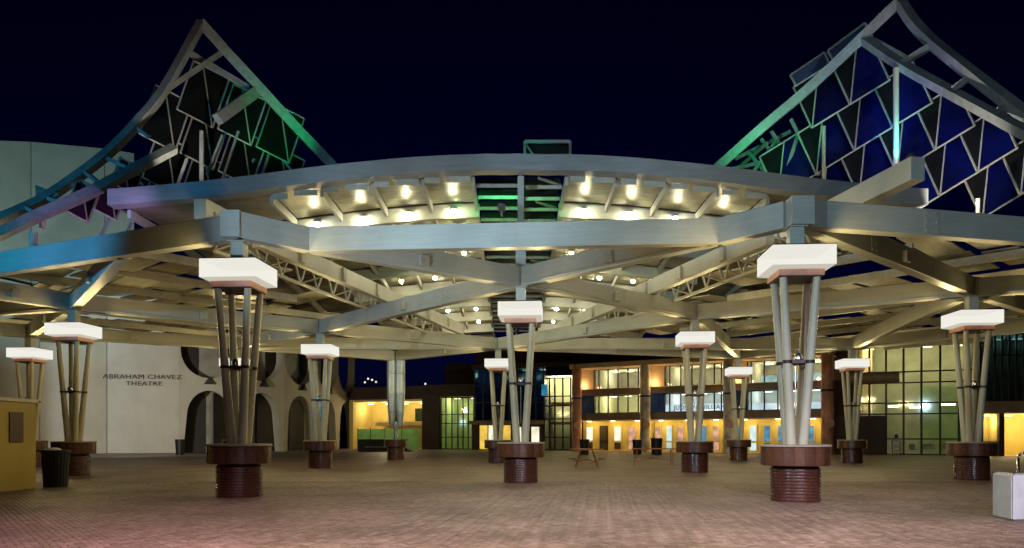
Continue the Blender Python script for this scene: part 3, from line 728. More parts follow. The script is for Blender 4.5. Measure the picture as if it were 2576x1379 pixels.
for vx, vy, Y_ in ((292,555,28.5),(222,560,27.8),(330,520,29.5)):
    pan_l(vx, vy, Y_, .62, M['purplepanel'])
for a_, b_ in (((180,470,28.5),(205,455,28.5)),((205,455,28.5),(250,478,28.3)),((300,500,29),(250,600,28.5)),((330,560,29),(310,610,28.7)),((355,460,30),(372,500,30)),((470,400,32),(445,470,32)),((640,400,36),(600,470,36)),((680,380,36.5),(650,470,36.5)),((700,390,37),(760,460,37)),((560,340,34),(520,440,34)),((600,330,35),(560,450,35))):
    obj('lattice_bar', MB().bar(P(*a_),P(*b_),.08,.10), M['canopy'], lc)
obj('wing_sheet', MB().slab([P(88,465,28.5),P(150,488,28.3),P(95,520,28.2),P(90,500,28.3)],.03), M['deck'], lc)
louvre(lc, [P(716,276,37.6),P(758,300,37.8),P(754,318,37.8),P(730,312,37.6)], .06, M['darkpanel'])
# coloured floodlights fixed on the canopy
def flood(name, loc, target, colr, power, size, lab, blend=.5):
    loc = Vector(loc); t_ = thing('floodlight', lab, 'floodlight', loc, 'coloured floodlights on the canopy')
    d = (Vector(target)-loc).normalized()
    obj('housing', MB().tube(loc-d*.34, loc-d*.06, .13, .17, 14), M['collar'], t_, smooth=True)
    obj('yoke', MB().bar(loc-d*.2-Vector((0,0,.32)), loc-d*.2-Vector((0,0,.1)), .06,.06), M['steel'], t_)
    obj('lens', MB().tube(loc-d*.058, loc-d*.05, .15,.15,14), emit(name+'_lens', colr, 6), t_)
    s_ = spot(name, loc, target, colr, power, size, blend, .1); setpar(s_, t_)
flood('green_flood', P(735,440,33.2), P(700,310,35.4), (.02,1.0,.26), 420, 66, 'green floodlight behind the vault aimed at the left peaked canopy', .8)
flood('green_flood', P(1880,445,33.8), P(1930,350,36.5), (.02,1.0,.36), 520, 85, 'green floodlight behind the vault aimed at the right peaked canopy', .9)
flood('teal_flood', P(2288,392,30.0), P(2150,190,34), (.05,.70,.80), 520, 80, 'teal floodlight at the foot of the tall pole on the right', .8)
flood('white_flood', P(2400,560,25.5), P(2300,250,32), (1.0,.93,.80), 1500, 92, 'added pale floodlight on the right perimeter beam, brightening the louvre frames', .8)  # invented fitting, put here to light the louvre frames from below
flood('blue_flood', P(2120,470,29.5), P(2330,260,32), (.10,.20,1.0), 420, 80, 'blue floodlight behind the arch end washing the right louvre sheets', .8)
flood('white_flood', P(470,478,28.6), P(480,230,33), (1.0,.90,.72), 700, 70, 'pale floodlight beside the beam corner aimed at the left peak', .9)
flood('violet_flood', P(330,600,24.0), P(230,480,28.5), (.62,.36,.95), 380, 76, 'violet floodlight on the left perimeter beam', .8)
flood('vault_green_flood', (-.35,27.4,9.9), (.5,34,11.4), (.02,1.0,.30), 240, 100, 'green floodlight inside the open ladder of the vault')

# ------------------------------------------------------------------ theatre
th_ = thing('theatre_building', 'pale curved concrete theatre with tall wall panels and a row of arches on the left', 'building', (-35,74,0))
fp = [(-50,52),(-46.6,62),(-43.5,66),(-38.7,72),(-32.2,73)]
# drum panels (upper part rises above the canopy)
wp = [(-62,50),(-51.0,60),(-44.6,70),(-40.4,74.2),(-36.6,75)]
lw = [P(-120,0,60), P(100,0,68), P(269,0,72), P(452,0,73)]
TOPZ = [27.2, 28.6, 28.0]
def wallpanel(p, q, z0, z1a, z1b, th, mat, name='wall_panel', gap=.03):
    p = Vector((p[0],p[1],0)); q = Vector((q[0],q[1],0)); d = (q-p).normalized(); p2 = p+d*gap; q2 = q-d*gap
    n_ = Vector((-d.y, d.x, 0)); vs = []
    for o_ in (Vector(), n_*th):
        vs += [p2+o_+Vector((0,0,z0)), q2+o_+Vector((0,0,z0)), q2+o_+Vector((0,0,z1b)), p2+o_+Vector((0,0,z1a))]
    obj(name, MB().add(vs, [(0,1,2,3),(7,6,5,4),(0,4,5,1),(1,5,6,2),(2,6,7,3),(3,7,4,0)]), mat, th_)
for a_, b_ in zip(lw, lw[1:]):
    wallpanel(a_, b_, 0, 15, 15, .6, M['concrete'])
up = [P(-120,0,66), P(78,0,71), P(263,0,74), P(338,0,75.5)]
zt = [1.6+(1098-350)/1900*66, 1.6+(1098-357)/1900*71, 1.6+(1098-374)/1900*74, 1.6+(1098-386)/1900*75.5]
for k in range(3): wallpanel(up[k], up[k+1], 14.0, zt[k], zt[k+1], .6, M['concrete'])
obj('roof_slab', MB().slab([Vector((p.x,p.y,14.6)) for p in (lw[0],lw[1],lw[2],lw[3])]+[Vector((-28,90,14.6)),Vector((-60,90,14.6))],.3), M['darkwall'], th_)
# arcade bays
bc = [(-32.2,73.0),(-27.3,75.3),(-24.3,80.5),(-22.7,87.5),(-21.9,95),(-21.0,101)]
def bay(p, q, first_=False):
    p = Vector((p[0],p[1],0)); q = Vector((q[0],q[1],0)); Wd = (q-p).length; d = (q-p)/Wd; n_ = Vector((-d.y,d.x,0))
    m0, m1 = .08*Wd, .92*Wd; zs = 3.6; ztop = 6.1; cxm = Wd/2; hw = .37*Wd; hb = .43*Wd
    pts = [(0,0),(cxm-hb,0)]
    for t in (.33,.66): pts.append((cxm-hb+(hb-hw)*t, zs*t))
    for k in range(13):
        a_ = math.pi-math.pi*k/12; pts.append((cxm+hw*math.cos(a_), zs+(ztop-zs)*math.sin(a_)))
    for t in (.66,.33): pts.append((cxm+hb-(hb-hw)*t, zs*t))
    pts += [(cxm+hb,0),(Wd,0),(Wd,13.2)]
    hu = .47*Wd; zb = 7.3; zr = 10.0
    pts.append((cxm+hu,13.2))
    for k in range(13):
        a_ = -math.pi*k/12; pts.append((cxm+hu*math.cos(a_), zr+(zr-zb)*math.sin(a_)))
    pts += [(cxm-hu,13.2),(0,13.2)]
    # remove duplicates
    cl = []
    for a_ in pts:
        if not cl or (abs(a_[0]-cl[-1][0])+abs(a_[1]-cl[-1][1])) > .01: cl.append(a_)
    mb = MB().slab([p+d*u_+Vector((0,0,z_)) for u_, z_ in cl], -.9)
    me = mb.mesh('arcade_bay'); bm = bmesh.new(); bm.from_mesh(me); bmesh.ops.recalc_face_normals(bm, faces=bm.faces); bmesh.ops.triangulate(bm, faces=[f for f in bm.faces if len(f.verts) > 4]); bm.to_mesh(me); bm.free()
    o = obj('arcade_bay', me, M['concrete'], th_)
    back = n_*3.2
    # inner wall, dark door and reveal
    obj('niche_wall', MB().bar(p+back+d*(-.12*Wd)+Vector((0,0,3.1)), p+back+d*(1.05*Wd)+Vector((0,0,3.1)), .2, 6.2), M['niche'], o)
    obj('niche_door', MB().bar(p+back*.9+d*(-.1*Wd)+Vector((0,0,3.0)), p+back*.9+d*(.46*Wd)+Vector((0,0,3.0)), .15, 6.0), M['dark'], o)
    obj('upper_niche', MB().bar(p+back*.75+Vector((0,0,10.2)), p+back*.75+d*Wd+Vector((0,0,10.2)), .2, 6.4), M['niche'], o)
    obj('upper_dark_panel', MB().bar(p+back*.68+d*(.02*Wd)+Vector((0,0,10.2)), p+back*.68+d*(.34*Wd)+Vector((0,0,10.2)), .15, 6.3), M['dark'], o)  # dark panel across the left part of the upper niche
    obj('niche_ceiling', MB().slab([p+n_*.9+Vector((0,0,6.5)),p+d*Wd+n_*.9+Vector((0,0,6.5)),p+d*Wd+back+Vector((0,0,6.5)),p+back+Vector((0,0,6.5))],.1), M['concrete'], o)
    c0 = p+d*cxm-n_*.15+Vector((0,0,7.0))
    obj('uplight', MB().slab([c0-d*.48-Vector((0,0,.30)), c0+d*.48-Vector((0,0,.30)), c0+Vector((0,0,.42))],.4), M['black'], o)
for k in range(5): bay(bc[k], bc[k+1], k == 0)
def text(body, p, d, size, mat, parent, depth=.06, name='lettering', sx=1.0, space=1.05):
    cu = bpy.data.curves.new('txt', 'FONT'); cu.body = body; cu.size = size; cu.extrude = depth/2; cu.align_x = 'CENTER'; cu.align_y = 'CENTER'; cu.space_character = space
    to = bpy.data.objects.new('txt', cu); C.objects.link(to)
    dg = bpy.context.evaluated_depsgraph_get(); me = bpy.data.meshes.new_from_object(to.evaluated_get(dg)); bpy.data.objects.remove(to)
    d = Vector((d[0],d[1],0)).normalized(); u = Vector((0,0,1)); n_ = d.cross(u)
    m = Matrix((d*sx, u, n_)).transposed().to_4x4(); m.translation = Vector(p)
    me.transform(m); me.materials.clear(); me.name = name
    return obj(name, me, mat, parent)
dwall = (lw[3]-lw[2]); dwall = Vector((dwall.x, dwall.y, 0)).normalized()
nw = Vector((dwall.y, -dwall.x, 0))
def onwall(x, y, a_, b_, off=.05):
    # ray through column x meets the wall line a_-b_
    k = (x-CX)/FPX; ax, ay, bx, by = a_[0], a_[1], b_[0], b_[1]
    t = (k*ay-ax)/((bx-ax)-k*(by-ay)); Xp, Yp = ax+(bx-ax)*t, ay+(by-ay)*t
    return Vector((Xp, Yp, HC+(HY-y)/FPX*Yp))
text('ABRAHAM CHAVEZ', onwall(360,949,lw[2],lw[3])+nw*.22, dwall, .60, M['letters'], th_, sx=1.27, space=1.08)
text('THEATRE', onwall(364,966,lw[2],lw[3])+nw*.22, dwall, .58, M['letters'], th_, sx=1.27, space=1.08)

# ------------------------------------------------------------------ kiosk, bins, tables, blocks
kx = thing('kiosk', 'ochre painted kiosk wall with grey coping and a dark bronze plaque at the left edge', 'kiosk', (-16,21,0))
ka, kb = Vector((-14.95,18.6,0)), Vector((-14.62,23.2,0))
dk = (kb-ka).normalized(); nk = Vector((-dk.y, dk.x, 0))
def kb_box(a_, b_, off0, off1, z0, z1):
    vs = []
    for z_ in (z0, z1): vs += [a_+nk*off0+Vector((0,0,z_)), b_+nk*off0+Vector((0,0,z_)), b_+nk*off1+Vector((0,0,z_)), a_+nk*off1+Vector((0,0,z_))]
    return MB().add(vs, [(0,3,2,1),(4,5,6,7),(0,1,5,4),(1,2,6,5),(2,3,7,6),(3,0,4,7)])
obj('kiosk_wall', kb_box(ka,kb,0,2.6,0,2.62), M['kiosk'], kx, bevel=.01)
obj('coping', kb_box(ka-dk*.03,kb+dk*.04,-.05,2.65,2.623,2.74), M['steel'], kx, bevel=.01)
pq0, pq1 = onwall(22,1113,ka,kb), onwall(57,1038,ka,kb)
a2, b2 = Vector((pq0.x,pq0.y,0)), Vector((pq1.x,pq1.y,0))
obj('plaque', kb_box(a2,b2,-.035,-.002,pq0.z,pq1.z), M['bronze'], kx, bevel=.008)

def bin_(x, y, r, h, lab, bag=False):
    t_ = thing('litter_bin', lab, 'bin', (x,y,0), 'black litter bins')
    obj('liner', MB().lathe([(r*.78,.03),(r*.93,h*.9)], x, y, 24), M['black'], t_, smooth=True)
    sl = MB(); n_ = 24
    for k in range(n_):
        a_ = 2*math.pi*k/n_; sl = MB().bar((x+r*.82*math.cos(a_), y+r*.82*math.sin(a_), 0),(x+r*.99*math.cos(a_), y+r*.99*math.sin(a_), h*.93), r*.17, .02, up=(math.cos(a_),math.sin(a_),0))
        obj('slat', sl, M['black'], t_)
    rim = MB().lathe([(r*.9,h*.925),(r*1.06,h*.93),(r*1.08,h*.97),(r*1.0,h),(r*.86,h),(r*.84,h*.95)], x, y, 28)
    obj('rim', rim, M['black'], t_, smooth=True)
    if bag: obj('bag', MB().sphere((x-.05,y,h-.02), r*.55, 12, 7, .45), M['whiteconc'], t_, smooth=True)
bin_(-14.5, 24.0, .40, 1.17, 'large black litter bin with a white bag, beside the ochre kiosk', True)
bin_(GX(453,66), 66, .40, 1.35, 'small black litter bin against the theatre wall beside the first arch', True)
bin_(GX(1470,66), 66, .42, 1.35, 'black litter bin left of the hall, behind the round wire table')
bin_(GX(1603,67), 67, .42, 1.30, 'black litter bin at the foot of the stone column of the hall, left one')
bin_(GX(1652,66), 66, .50, 1.45, 'black litter bin right of the stone column of the hall')

def wire_table(x, y, w, lab, rnd_=True):
    t_ = thing('wire_table', lab, 'table', (x,y,0), 'metal tables on the plaza')
    if rnd_: obj('tabletop', MB().lathe([(w/2-.03,.90),(w/2,.91),(w/2,.95),(w/2-.03,.96)], x, y, 32), M['rust'], t_)
    else: obj('tabletop', MB().box(x-w/2,x+w/2,y-.4,y+.4,.90,.955), M['rust'], t_)
    for k in range(4):
        sx, sy = (-1,1)[k % 2], (-1,1)[k//2]
        fx = .32*w if rnd_ else .44*w; tx = .16*w if rnd_ else .40*w
        obj('leg', MB().tube((x+sx*tx,y+sy*.18,.9),(x+sx*fx,y+sy*.35,0),.022,.022,8).tube((x+sx*fx,y+sy*.35,.28),(x-sx*fx*.2,y+sy*.3,.42),.014,.014,6), M['rust'], t_)
    if rnd_:
        for sx in (-1,1):
            obj('seat', MB().lathe([(.2,.44),(.2,.47)], x+sx*w*.42, y-.15, 18), M['rust'], t_)
            obj('seat_arm', MB().tube((x+sx*w*.42,y-.15,.44),(x+sx*w*.1,y,.2),.016,.016,6), M['rust'], t_)
wire_table(GX(1476,39), 39, 1.8, 'round rusty wire table with attached seats, left of the two tables')
wire_table(GX(1645,41), 41, 2.3, 'long rusty metal table between the round table and the lamp column', False)

blk = [P(2497,0,15.2),P(2546,0,14.4),P(2620,0,14.6),P(2700,0,15.4)]
bz = .86
prev = None
pw = thing('bench_wall', 'curved low seat wall of white cast concrete blocks at the lower right edge', 'wall', (blk[1].x,14.6,0))
for a_, b_ in zip(blk, blk[1:]):
    a_ = Vector((a_.x,a_.y,0)); b_ = Vector((b_.x,b_.y,0)); d = (b_-a_).normalized(); n_ = Vector((-d.y,d.x,0)); a3 = a_+d*.012; b3 = b_-d*.012; na = (a_-Vector((15.2,22.5,0))).normalized()*-1.0; nb_ = (b_-Vector((15.2,22.5,0))).normalized()*-1.0
    vs = []
    for z_ in (0,bz): vs += [a3+Vector((0,0,z_)), b3+Vector((0,0,z_)), b3+nb_+Vector((0,0,z_)), a3+na+Vector((0,0,z_))]
    obj('block', MB().add(vs, [(0,3,2,1),(4,5,6,7),(0,1,5,4),(1,2,6,5),(2,3,7,6),(3,0,4,7)]), M['whiteconc'], pw, bevel=.02)
hr = thing('handrail', 'chrome hoop handrail standing behind the white concrete blocks', 'handrail', P(2562,1180,16.2))
hp = [P(2561,1290,16.2),P(2561,1152,16.2),P(2566,1143,16.2),P(2578,1139,16.2),P(2640,1137,16.2),P(2646,1150,16.2),P(2646,1290,16.2)]
mb = MB()
for a_, b_ in zip(hp, hp[1:]): mb.tube(a_, b_, .03,.03,10)
obj('rail_tube', mb, M['chrome'], hr, smooth=True)

# ------------------------------------------------------------------ buildings
def quad(a_, b_, z0, z1, off=0.0, th=.15):
    a_ = Vector((a_[0],a_[1],0)); b_ = Vector((b_[0],b_[1],0)); d = (b_-a_).normalized(); n_ = Vector((-d.y,d.x,0))
    vs = []
    for o_ in (off, off+th): vs += [a_+n_*o_+Vector((0,0,z0)), b_+n_*o_+Vector((0,0,z0)), b_+n_*o_+Vector((0,0,z1)), a_+n_*o_+Vector((0,0,z1))]
    return MB().add(vs, [(0,1,2,3),(7,6,5,4),(0,4,5,1),(1,5,6,2),(2,6,7,3),(3,7,4,0)])
def ptl(x, a_, b_): v = onwall(x, HY, a_, b_); return Vector((v.x, v.y, 0))
def glazing(parent, a_, b_, xs, zs, off, gm, fm=None, fw=.09, mats=None):
    """panes between picture columns xs and heights zs on the line a_-b_"""
    fm = fm or M['frame']
    fo = MB(); d = (Vector(b_[:2]).to_3d()-Vector(a_[:2]).to_3d()).normalized(); n_ = Vector((-d.y,d.x,0))
    pt = [ptl(x, a_, b_) for x in xs]
    for p in pt: fo.bar(p+n_*off+Vector((0,0,zs[0])), p+n_*off+Vector((0,0,zs[-1])), fw, fw*1.4, up=d)
    for z_ in zs: fo.bar(pt[0]+n_*(off+.012)+Vector((0,0,z_)), pt[-1]+n_*(off+.012)+Vector((0,0,z_)), fw*1.1, fw)
    f = obj('window_frame', fo, fm, parent)
    for i_ in range(len(pt)-1):
        for j_ in range(len(zs)-1):
            mm = gm
            if mats and (i_, j_) in mats: mm = mats[(i_, j_)]
            obj('pane', quad(pt[i_]+d*.04, pt[i_+1]-d*.04, zs[j_]+.04, zs[j_+1]-.04, off+.03, .02), mm, f)
    return f
def room(parent, a_, b_, z0, z1, depth, wallm, lights, lm, floor=None, lz=.12, off=.4, power=130):
    a_ = Vector((a_[0],a_[1],0)); b_ = Vector((b_[0],b_[1],0)); d = (b_-a_).normalized(); n_ = Vector((-d.y,d.x,0)); Wd = (b_-a_).length
    mb = MB(); A0, B0, A1, B1 = a_+n_*off, b_+n_*off, a_+n_*depth, b_+n_*depth
    Z0, Z1 = Vector((0,0,z0)), Vector((0,0,z1))
    mb.add([A0+Z0,B0+Z0,B1+Z0,A1+Z0,A0+Z1,B0+Z1,B1+Z1,A1+Z1],[(0,1,2,3),(7,6,5,4),(3,2,6,7),(0,3,7,4),(1,5,6,2)])
    o = obj('interior', mb, wallm, parent)
    for k in range(lights):
        c_ = a_+d*(Wd*(k+.5)/lights)+n_*(depth*.5+off*.3)
        obj('ceiling_lamp', MB().bar(c_-d*.35+Vector((0,0,z1-lz)), c_+d*.35+Vector((0,0,z1-lz)), .3, .05), lm, o)
        rl = bpy.data.lights.new('room_lamp', 'POINT'); rl.energy = power; rl.shadow_soft_size = .3
        rl.color = (1.0,.80,.46) if lm == M['roomlight'] else (.82,.93,1.0)
        ro = bpy.data.objects.new('room_lamp', rl); C.objects.link(ro); ro.location = c_+Vector((0,0,z1-lz-.45))
    return o

# convention hall
h0, h1 = P(1436,0,80.5), P(2092,0,66)
ch = thing('convention_hall', 'two storey convention hall with cream fascia, stone columns and lit yellow doors', 'building', ((h0.x+h1.x)/2,74,0))
dh = Vector((h1.x-h0.x, h1.y-h0.y, 0)).normalized(); nh = Vector((-dh.y, dh.x, 0))
q0, q1 = h0+nh*2.2, h1+nh*2.2   # recessed window line
def fasc(z0, z1, off, th, mat, name):
    return obj(name, quad(h0, h1, z0, z1, off, th), mat, ch)
fasc(8.75, 9.22, -.3, 2.6, M['fascia'], 'roof_fascia')
fasc(9.23, 9.32, -.35, 9, M['darkwall'], 'roof_slab')
fasc(5.95, 6.55, .9, 1.4, M['brownband'], 'spandrel')
fasc(6.555, 6.62, .8, 1.3, M['fascia'], 'spandrel_sill')
fasc(3.35, 4.05, 1.2, 1.2, M['brownband'], 'lower_spandrel')
fasc(3.22, 3.34, .8, 1.8, M['fascia'], 'door_soffit')
baysx = [(1462,1607),(1640,1812),(1846,2068)]
winx = [[1494,1507,1530,1555,1580,1606],[1672,1685,1713,1741,1769,1797,1815],[1880,1890,1923,1957,1990,2028,2068]]
for bi, ((xa, xb), ws) in enumerate(zip(baysx, winx)):
    glazing(ch, q0, q1, ws, [6.64,8.74], 0, M['glass'])
    glazing(ch, q0, q1, ws, [4.08,5.92], 0, M['glass'])
    A_, B_ = ptl(ws[0], q0, q1), ptl(ws[-1], q0, q1)
    room(ch, A_, B_, 6.3, 8.85, 7, M['greyint'], 3, M['roomlight'])
    room(ch, A_, B_, 4.0, 6.1, 6, M['cream' if bi == 0 else 'greyint'], 3, M['roomlight' if bi == 0 else 'coollight'])
    # side reveals of the recess
    pl, pr = ptl(xa-12, h0, h1), ptl(ws[0], q0, q1)
    obj('reveal_upper', quad(pl+nh*.05, pr, 6.6, 8.74, 0, .15), M['fascia'], ch)
    obj('reveal_lower', quad(pl+nh*.05, pr, 4.0, 5.94, 0, .15), M['bluepane'], ch)
    # ground floor wall with doors
    g0, g1 = ptl(xa-24, h0, h1)+nh*2.5, ptl(xb+14, h0, h1)+nh*2.5
    obj('ground_wall', quad(g0, g1, 0, 3.3, .1, .2), M['yellowwall'], ch)
    Lg = (g1-g0).length
    nd = 5 if bi == 0 else 7
    for k in range(nd):
        t0 = (k+.22)/nd; t1 = (k+.80)/nd
        a_, b_ = g0.lerp(g1,t0), g0.lerp(g1,t1)
        dm = M['frame'] if (bi == 0 and k == 1) else M['yellowwall']
        dr = obj('door', quad(a_, b_, .05, 2.75, -.02, .1), dm, ch)
        pm = [M['shopwhite'],M['darkwall'],M['shopwhite'],M['posterwarm'],M['shopwhite']][k % 5] if bi == 0 else ([M['posterwarm'],M['shopcool'],M['posterwarm'],M['shopwhite'],M['poster'],M['posterwarm'],M['shopwhite']][k % 7] if bi == 1 else [M['poster'],M['shopcool'],M['poster'],M['poster'],M['shopcool'],M['poster'],M['posterwarm']][k % 7])
        d_ = (b_-a_)
        obj('door_pane', quad(a_+d_*.12, b_-d_*.12, 1.15, 2.6, -.06, .03), pm, dr)
        obj('door_pane', quad(a_+d_*.12, b_-d_*.12, .25, .95, -.06, .03), pm if k % 2 else M['darkwall'], dr)
    for k in range(3):
        c_ = g0.lerp(g1,(k+.5)/3)-nh*1.1
        obj('soffit_light', MB().lathe([(.22,3.15),(.25,3.21)], c_.x, c_.y, 14), M['roomlight'], ch)
        rl = bpy.data.lights.new('soffit_lamp', 'POINT'); rl.energy = 60; rl.color = (1.0,.72,.25); rl.shadow_soft_size = .2
        ro = bpy.data.objects.new('soffit_lamp', rl); C.objects.link(ro); ro.location = c_+Vector((0,0,2.8))
        if k != 1:
            rl = bpy.data.lights.new('fascia_lamp', 'POINT'); rl.energy = 60; rl.color = (1.0,.62,.30); rl.shadow_soft_size = .15
            ro = bpy.data.objects.new('fascia_lamp', rl); C.objects.link(ro); ro.location = c_+Vector((0,0,6.95))-nh*.6
# lit counter band and lettering behind the lower windows
A_, B_ = ptl(1672, q0, q1), ptl(1835, q0, q1)
obj('name_band', quad(A_+nh*.25, B_+nh*.25, 4.1, 4.85, 0, .05), M['band'], ch)
A2_, B2_ = ptl(1885, q0, q1), ptl(2066, q0, q1)
obj('name_band', quad(A2_+nh*.25, B2_+nh*.25, 4.1, 4.75, 0, .05), M['band'], ch)
obj('upper_band', quad(ptl(1905,q0,q1)+nh*1.2, ptl(2062,q0,q1)+nh*1.2, 6.75, 7.45, 0, .05), M['shopcool'], ch)
pc_ = onwall(1763, 1026, q0, q1)
text('JUDSON WILLIAMS', Vector((pc_.x, pc_.y, 4.47))-nh*.06, dh, .62, M['letters'], ch, .03, 'lettering', 1.02)
for x_, mt_ in ((1449,'redcol'),(1621,'stonecol'),(1832,'stonecol'),(2080,'redcol')):
    p = ptl(x_, h0, h1)+nh*.2; r_ = .52
    cl_ = obj('hall_column', MB().lathe([(r_*1.08,0),(r_*1.08,.3),(r_,.32),(r_,3.3),(r_,9.3)], p.x, p.y, 24), M[mt_], ch, smooth=True)
    obj('collar', MB().lathe([(r_+.05,5.55),(r_+.07,5.6),(r_+.05,5.72)], p.x, p.y, 24), M['collar'], cl_)
    obj('medallion', MB().tube(p+Vector((0,-r_-.02,2.75)), p+Vector((0,-r_-.10,2.75)), .40,.36,18), M['terracotta'], cl_)
obj('plinth_step', quad(h0+nh*.2, h1+nh*.2, 0, .10, 0, 3), M['fascia'], ch)
# dark mass behind the hall
bk = thing('auditorium_block', 'dark unlit building mass rising behind the convention hall', 'building', (10,100,0))
obj('block_wall', MB().box(GX(1120,105), GX(1200,105), 105, 118, 0, 1.6+(1098-915)/1900*105), M['darkwall'], bk)
obj('block_wall', MB().box(GX(1195,100), GX(2130,100)+20, 100.2, 130, 0, 1.6+(1098-878)/1900*100), M['darkwall'], bk)

# right glass wall
r0, r1 = P(2096,0,68), P(2470,0,63)
gb = thing('glass_lobby', 'tall glazed lobby with dark mullions and a greenish interior on the right', 'building', ((r0.x+r1.x)/2,66,0))
glazing(gb, r0, r1, [2150,2187,2229,2273,2318,2365,2412,2462], [.05,1.38,3.55,4.5,6.25,7.2,9.9], 0, M['glass'], fw=.12)
Ra, Rb = ptl(2150,r0,r1), ptl(2462,r0,r1)
room(gb, Ra, Rb, -.02+.03, 10.2, 8, M['cream'], 4, M['roomlight'], lz=.5, power=190)
dr_ = (Rb-Ra).normalized(); nr = Vector((-dr_.y, dr_.x, 0))
obj('inner_wall', quad(ptl(2320,r0,r1)+nr*5, ptl(2440,r0,r1)+nr*5, .05, 6.2, 0, .2), M['greenint'], gb)
obj('inner_column', MB().box(ptl(2245,r0,r1).x, ptl(2245,r0,r1).x+.9, 71.5, 72.4, .05, 9.8), M['fascia'], gb)
for xa, xb, z_ in ((2235,2262,4.3),(2290,2330,4.2),(2370,2410,4.4)):
    a_, b_ = ptl(xa,r0,r1)+nr*2.5, ptl(xb,r0,r1)+nr*2.5
    obj('pendant_lamp', MB().bar(a_+Vector((0,0,z_)), b_+Vector((0,0,z_)), .25, .14), M['roomlight'], gb)
obj('bronze_tube', MB().tube(ptl(2130,r0,r1)-nr*.5+Vector((0,0,6.75)), ptl(2262,r0,r1)-nr*.5+Vector((0,0,6.75)), .5,.5,20), M['brownband'], gb, smooth=True)
obj('entry_box', quad(ptl(2100,r0,r1), ptl(2228,r0,r1), 0, 3.4, -.9, .8), M['darkwall'], gb)
obj('side_pier', quad(ptl(2092,r0,r1), ptl(2150,r0,r1), 0, 9.9, -.1, .8), M['darkwall'], gb)
obj('roof_edge', quad(ptl(2092,r0,r1), ptl(2480,r0,r1), 10.22, 10.8, -.3, 9), M['darkwall'], gb)
for k, x_ in enumerate((2300,2335,2352,2385)):
    p = ptl(x_, r0, r1)+nr*2.0
    ch_ = obj('lobby_chair', MB().box(p.x-.28,p.x+.28,p.y-.25,p.y+.25,.42,.48).box(p.x-.28,p.x+.28,p.y+.2,p.y+.25,.48,.95).box(p.x-.27,p.x-.23,p.y-.24,p.y-.2,.05,.42).box(p.x+.23,p.x+.27,p.y-.24,p.y-.2,.05,.42), M['greyint'], gb)
st = thing('sign_stand', 'grey notice stand with shelves in front of the glass lobby entrance', 'sign stand', (GX(2254,62),62,0))
sx_ = GX(2254,62)
obj('stand_frame', MB().box(sx_-.38,sx_-.32,61.9,62.0,0,1.45).box(sx_+.32,sx_+.38,61.9,62.0,0,1.45).box(sx_-.32,sx_+.32,61.93,61.97,1.38,1.45), M['chrome'], st)
for z_ in (.25,.7,1.1): obj('shelf', MB().box(sx_-.31,sx_+.31,61.86,62.05,z_,z_+.26), M['greyint'], st)
obj('dispenser', MB().lathe([(.12,1.46),(.14,1.7),(.05,1.78)], sx_, 61.95, 12), M['black'], st)

# far right dark block with yellow rooms
s0, s1 = P(2462,0,62), P(2700,0,60)
rb = thing('corner_building', 'dark glazed corner building with bright yellow ground floor rooms at the right edge', 'building', (GX(2520,62),62,0))
glazing(rb, s0, s1, [2466,2485,2503,2521,2539,2557,2575,2600,2630], [4.5,6.4,8.2,9.9], 0, M['darkglass'], fw=.1)
room(rb, ptl(2466,s0,s1), ptl(2660,s0,s1), 4.3, 9.9, 5, M['darkwall'], 4, M['coollight'], power=160)
obj('band', quad(ptl(2462,s0,s1), ptl(2700,s0,s1), 3.5, 4.45, -.3, .8), M['brownband'], rb)
obj('upper_wall', quad(ptl(2462,s0,s1), ptl(2700,s0,s1), 9.95, 10.6, -.2, .8), M['darkwall'], rb)
for xa, xb in ((2462,2473),(2513,2526)): obj('pier', quad(ptl(xa,s0,s1), ptl(xb,s0,s1), 0, 3.48, -.1, .6), M['darkwall'], rb)
o_ = room(rb, ptl(2473,s0,s1), ptl(2513,s0,s1), .02, 3.45, 3, M['yellowwall'], 1, M['roomlight'], off=.1, power=90)
o_ = room(rb, ptl(2526,s0,s1), ptl(2640,s0,s1), .02, 3.45, 4, M['yellowwall'], 2, M['roomlight'], off=.1, power=120)
obj('low_wall', quad(ptl(2473,s0,s1), ptl(2513,s0,s1), 0, 1.2, -.05, .15), M['brownband'], rb)

# middle tinted glass building
m0, m1 = P(1186,0,90), P(1440,0,86)
mbd = thing('tinted_glass_building', 'dark tinted glass building with a bright cream stair window and lit doors in the centre', 'building', (0,88,0))
glazing(mbd, m0, m1, [1193,1215,1237,1259,1281,1303,1325,1347,1369], [3.5,5.6,7.6,9.6], 0, M['darkglass'], fw=.1)
room(mbd, ptl(1193,m0,m1), ptl(1369,m0,m1), 3.45, 9.7, 6, M['bluepane'], 4, M['coollight'])
glazing(mbd, m0, m1, [1369,1383,1396,1416,1436], [.05,1.5,3.6,5.1,6.2,8.3], 0, M['glass'], fw=.12)
room(mbd, ptl(1369,m0,m1), ptl(1437,m0,m1), .02, 8.6, 5, M['cream'], 2, M['roomlight'], power=420)
obj('landing', quad(ptl(1372,m0,m1), ptl(1434,m0,m1), 5.2, 5.6, 2, 1.5), M['brownband'], mbd)
obj('landing', quad(ptl(1372,m0,m1), ptl(1434,m0,m1), 3.0, 3.3, 2, 1.5), M['brownband'], mbd)
obj('blue_notice', quad(ptl(1363,m0,m1), ptl(1378,m0,m1), 6.3, 7.6, -.12, .05), M['poster'], mbd)
obj('entry_canopy', quad(ptl(1190,m0,m1), ptl(1369,m0,m1), 3.0, 3.42, -1.2, 1.6), M['brownband'], mbd)
obj('ground_wall', quad(ptl(1186,m0,m1), ptl(1369,m0,m1), 0, 3.0, .1, .3), M['darkwall'], mbd)
